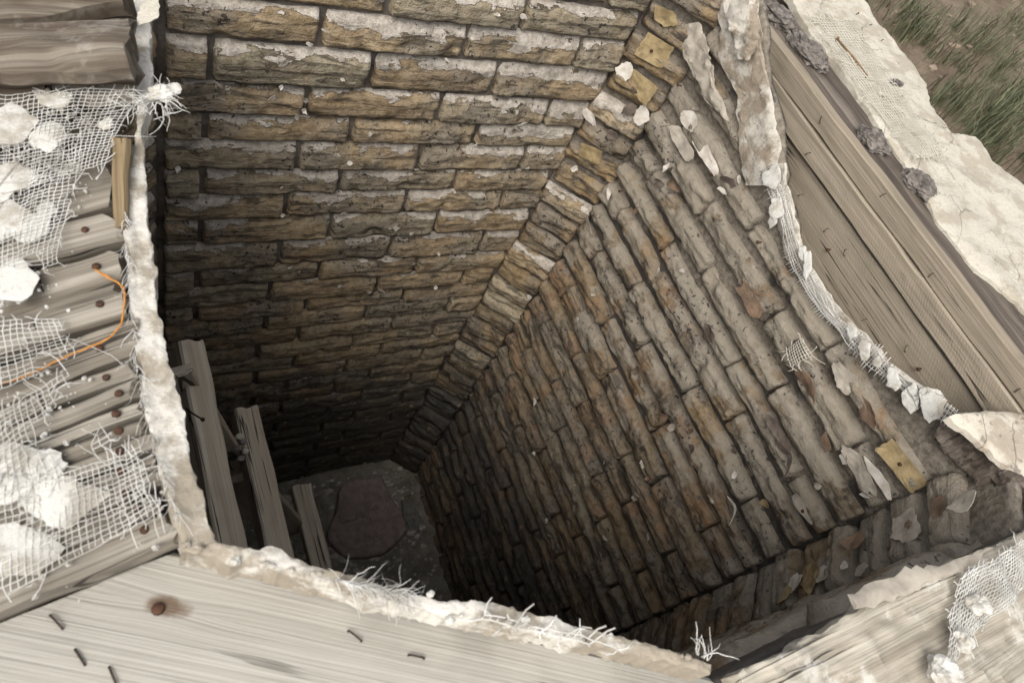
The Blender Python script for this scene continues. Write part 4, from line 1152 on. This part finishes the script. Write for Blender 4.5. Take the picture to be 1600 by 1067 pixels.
for i, (px, py, r_) in enumerate(((1528, 945, 0.014), (1505, 1000, 0.012), (1470, 1045, 0.016), (1490, 1062, 0.014))):
    tag(link('plaster_lump', lump_mesh(r_, r_ * 0.9, r_ * 0.7, 760 + i, rough=0.5, sub=3), M_plaster, None, Matrix.Translation(on_z(px, py, RIM + 0.012))), 'white plaster lump caught in the netting on the cream lip board', 'plaster', 'lumps on the lip board')
rr_ = random.Random(9)
V0 = resample(rimz([(300, 858), (420, 880), (560, 922), (700, 952), (850, 975), (1000, 1012), (1105, 1045)], RIM), 60)
for i in range(24):
    p = V0[rr_.randrange(61)] + Vector((rr_.gauss(0, 0.006), rr_.gauss(0, 0.005), 0.002))
    r_ = rr_.uniform(0.002, 0.0045)
    tag(link('plaster_crumb', lump_mesh(r_, r_ * 0.8, r_ * 0.7, 800 + i, rough=0.5, sub=2), rr_.choice([M_plaster, M_plaster_rim, M_plaster_rim]), None, Matrix.Translation(p)), 'small white plaster crumb lying on the lumpy rim', 'crumb', 'crumbs on the lumpy rim')

# loose plaster grit on the left slats and rims
def grit(name, n, spots, seed, label, mat):
    rnd = random.Random(seed); V, Fc = [], []
    for k in range(n):
        px, py, sp = spots[rnd.randrange(len(spots))]
        p = L(px + rnd.gauss(0, sp), py + rnd.gauss(0, sp), dz=rnd.uniform(0.001, 0.006)); r = 0.0006 + 0.0024 * rnd.random() ** 3
        b = len(V)
        for q in range(5):
            an = 1.2566 * q + k; V.append(p + Vector((math.cos(an), math.sin(an), 0)) * r * rnd.uniform(0.6, 1.3) - ln * r * 0.4)
        for q in range(5):
            an = 1.2566 * q + k; V.append(p + Vector((math.cos(an), math.sin(an), 0)) * r * rnd.uniform(0.3, 0.9) + ln * r * rnd.uniform(0.3, 0.7))
        for q in range(5):
            a0, a1 = b + q, b + (q + 1) % 5; Fc.append((a0, a1, a1 + 5, a0 + 5))
        Fc.append(tuple(b + 5 + q for q in range(5)))
    o = link(name, mesh(name, V, Fc, smooth=False), mat, kind='stuff'); o['label'] = label; o['category'] = 'debris'
grit('plaster_grit', 700, [(20, 220, 40), (80, 200, 35), (30, 350, 40), (90, 300, 25), (20, 450, 30), (30, 740, 50), (100, 770, 45), (30, 870, 40), (190, 780, 40), (140, 180, 40), (60, 620, 40)], 4, 'fine white plaster grit caught in the netting and slats', M_plaster)

# orange twine
V, Fc = [], []
tw = resample([L(*q, dz=0.006) for q in ((-20, 606), (40, 588), (105, 556), (150, 538), (172, 528), (190, 506), (195, 470), (194, 450), (178, 437), (160, 428), (148, 421))], 60)
tube(V, Fc, [p + Vector((0, 0, n1((i * .4, 1, 1)) * 0.002)) for i, p in enumerate(tw)], 0.0009, 6)
tw = resample([L(*q, dz=0.007) for q in ((148, 421), (165, 433), (186, 442), (196, 460))], 20)
tube(V, Fc, tw, 0.0007, 5)
me = mesh('twine', V, Fc); mt = center(me)
tag(link('twine', me, M_string, None, mt), 'orange twine tied round the nails of the slats', 'twine')

# ---------------------------------------------------------------- outer skirt of the curb, down to the ground
def skirt(a, b, z1, label, seed):
    root = thing('curb_skirt', label, 'boards', Vector(((a.x + b.x) / 2, (a.y + b.y) / 2, 0)))
    t = (b - a).normalized(); nrm = UP.cross(t); h = z1; k = 5
    for i in range(k):
        z = h * (i + 0.5) / k
        c0 = Vector((a.x, a.y, z)); c1 = Vector((b.x, b.y, z))
        board('plank', c0, c1, nrm, h / k - 0.004, 0.02, M_wood_grey, seed + i, root, nx=20)
zr = ZT(RIM) - 0.06
skirt(W(-0.20, 1.25, 0), W(-0.20, -0.10, 0), zr - 0.02, 'plank skirt of the curb below the slats', 900)
skirt(W(-0.18, -0.20, 0), W(1.52, -0.20, 0), zr, 'plank skirt of the curb below the lip board', 910)
skirt(W(1.55, -0.20, 0), W(1.55, 1.25, 0), zr + 0.01, 'plank skirt of the curb below the cream slab', 920)
skirt(W(1.52, 1.28, 0), W(-0.18, 1.28, 0), zr, 'plank skirt of the curb behind the back wall', 930)
tag(slab('plaster_slab', [W(0.0, 1.01, -0.52), W(0.5, 1.012, -0.52), W(1.16, 1.01, -0.52)], [W(-0.18, 1.30, -0.56), W(0.5, 1.31, -0.56), W(1.55, 1.30, -0.56)], 50, 14, UP, 0.03, M_plaster_cream, seed=44), 'plaster slab along the top of the back wall', 'plaster')

# ---------------------------------------------------------------- grass and pebbles on the ground beyond
def build_grass():
    rnd = random.Random(17); V, Fc = [], []
    def gz(x, y): return nz((x, y, 0), 0.9, 4) * 0.05 + nz((x, y, 3), 6, 3) * 0.012 - 0.01
    clumps = []
    for k in range(900):
        x, y = rnd.uniform(2.0, 9.0), rnd.uniform(-1.5, 7.0)
        dens = nz((x, y, 8), 0.8, 3)
        if dens + rnd.uniform(-0.35, 0.25) < 0.02: continue
        clumps.append((x, y, rnd.uniform(0.5, 1.2)))
    for px, py, s_ in ((1585, 40, 1.5), (1500, 50, 1.2), (1410, 30, 1.1), (1440, 60, 0.9), (1395, 10, 1.0), (1560, 120, 1.0), (1590, 180, 1.3), (1575, 215, 1.5), (1595, 240, 1.5), (1540, 190, 1.0), (1510, 150, 0.8), (1560, 160, 1.2), (1530, 225, 1.1), (1590, 110, 1.1)):
        p = on_z(px, py + 12, GROUND_Z)
        for q in range(5): clumps.append((p.x + rnd.gauss(0, 0.12), p.y + rnd.gauss(0, 0.12), s_))
    for (x, y, s_) in clumps:
        z = gz(x, y)
        for b in range(26):
            an = rnd.uniform(0, 6.28); ln2 = rnd.uniform(0.08, 0.24) * s_; w = rnd.uniform(0.0012, 0.0026)
            bx, by = x + rnd.gauss(0, 0.03) * s_, y + rnd.gauss(0, 0.03) * s_
            d = Vector((math.cos(an), math.sin(an), 0)); sd_ = Vector((-d.y, d.x, 0)) * w
            lean = rnd.uniform(0.15, 0.9)
            p0 = Vector((bx, by, z)); p1 = p0 + d * ln2 * 0.3 * lean + UP * ln2 * 0.6; p2 = p1 + d * ln2 * 0.6 * lean + UP * ln2 * 0.25
            i = len(V); V += [p0 - sd_, p0 + sd_, p1 + sd_ * 0.8, p1 - sd_ * 0.8, p2]
            Fc.append((i, i + 1, i + 2, i + 3)); Fc.append((i + 3, i + 2, i + 4))
    o = link('grass', mesh('grass', V, Fc), M_grass, kind='stuff'); o['label'] = 'sparse green grass tufts growing in the brown soil'; o['category'] = 'grass'
build_grass()
scatter_stuff('pebbles', 1800, lambda r: (r.uniform(2.0, 8.0), r.uniform(-0.5, 6.0)), lambda x, y: nz((x, y, 0), 0.9, 4) * 0.05 + nz((x, y, 3), 6, 3) * 0.012, 0.006, 0.03, dirt_mat('pebble_stone', (0.16, 0.12, 0.09), (0.24, 0.18, 0.135), (0.36, 0.30, 0.24), 4), 19, 'brown pebbles and clods scattered over the soil')
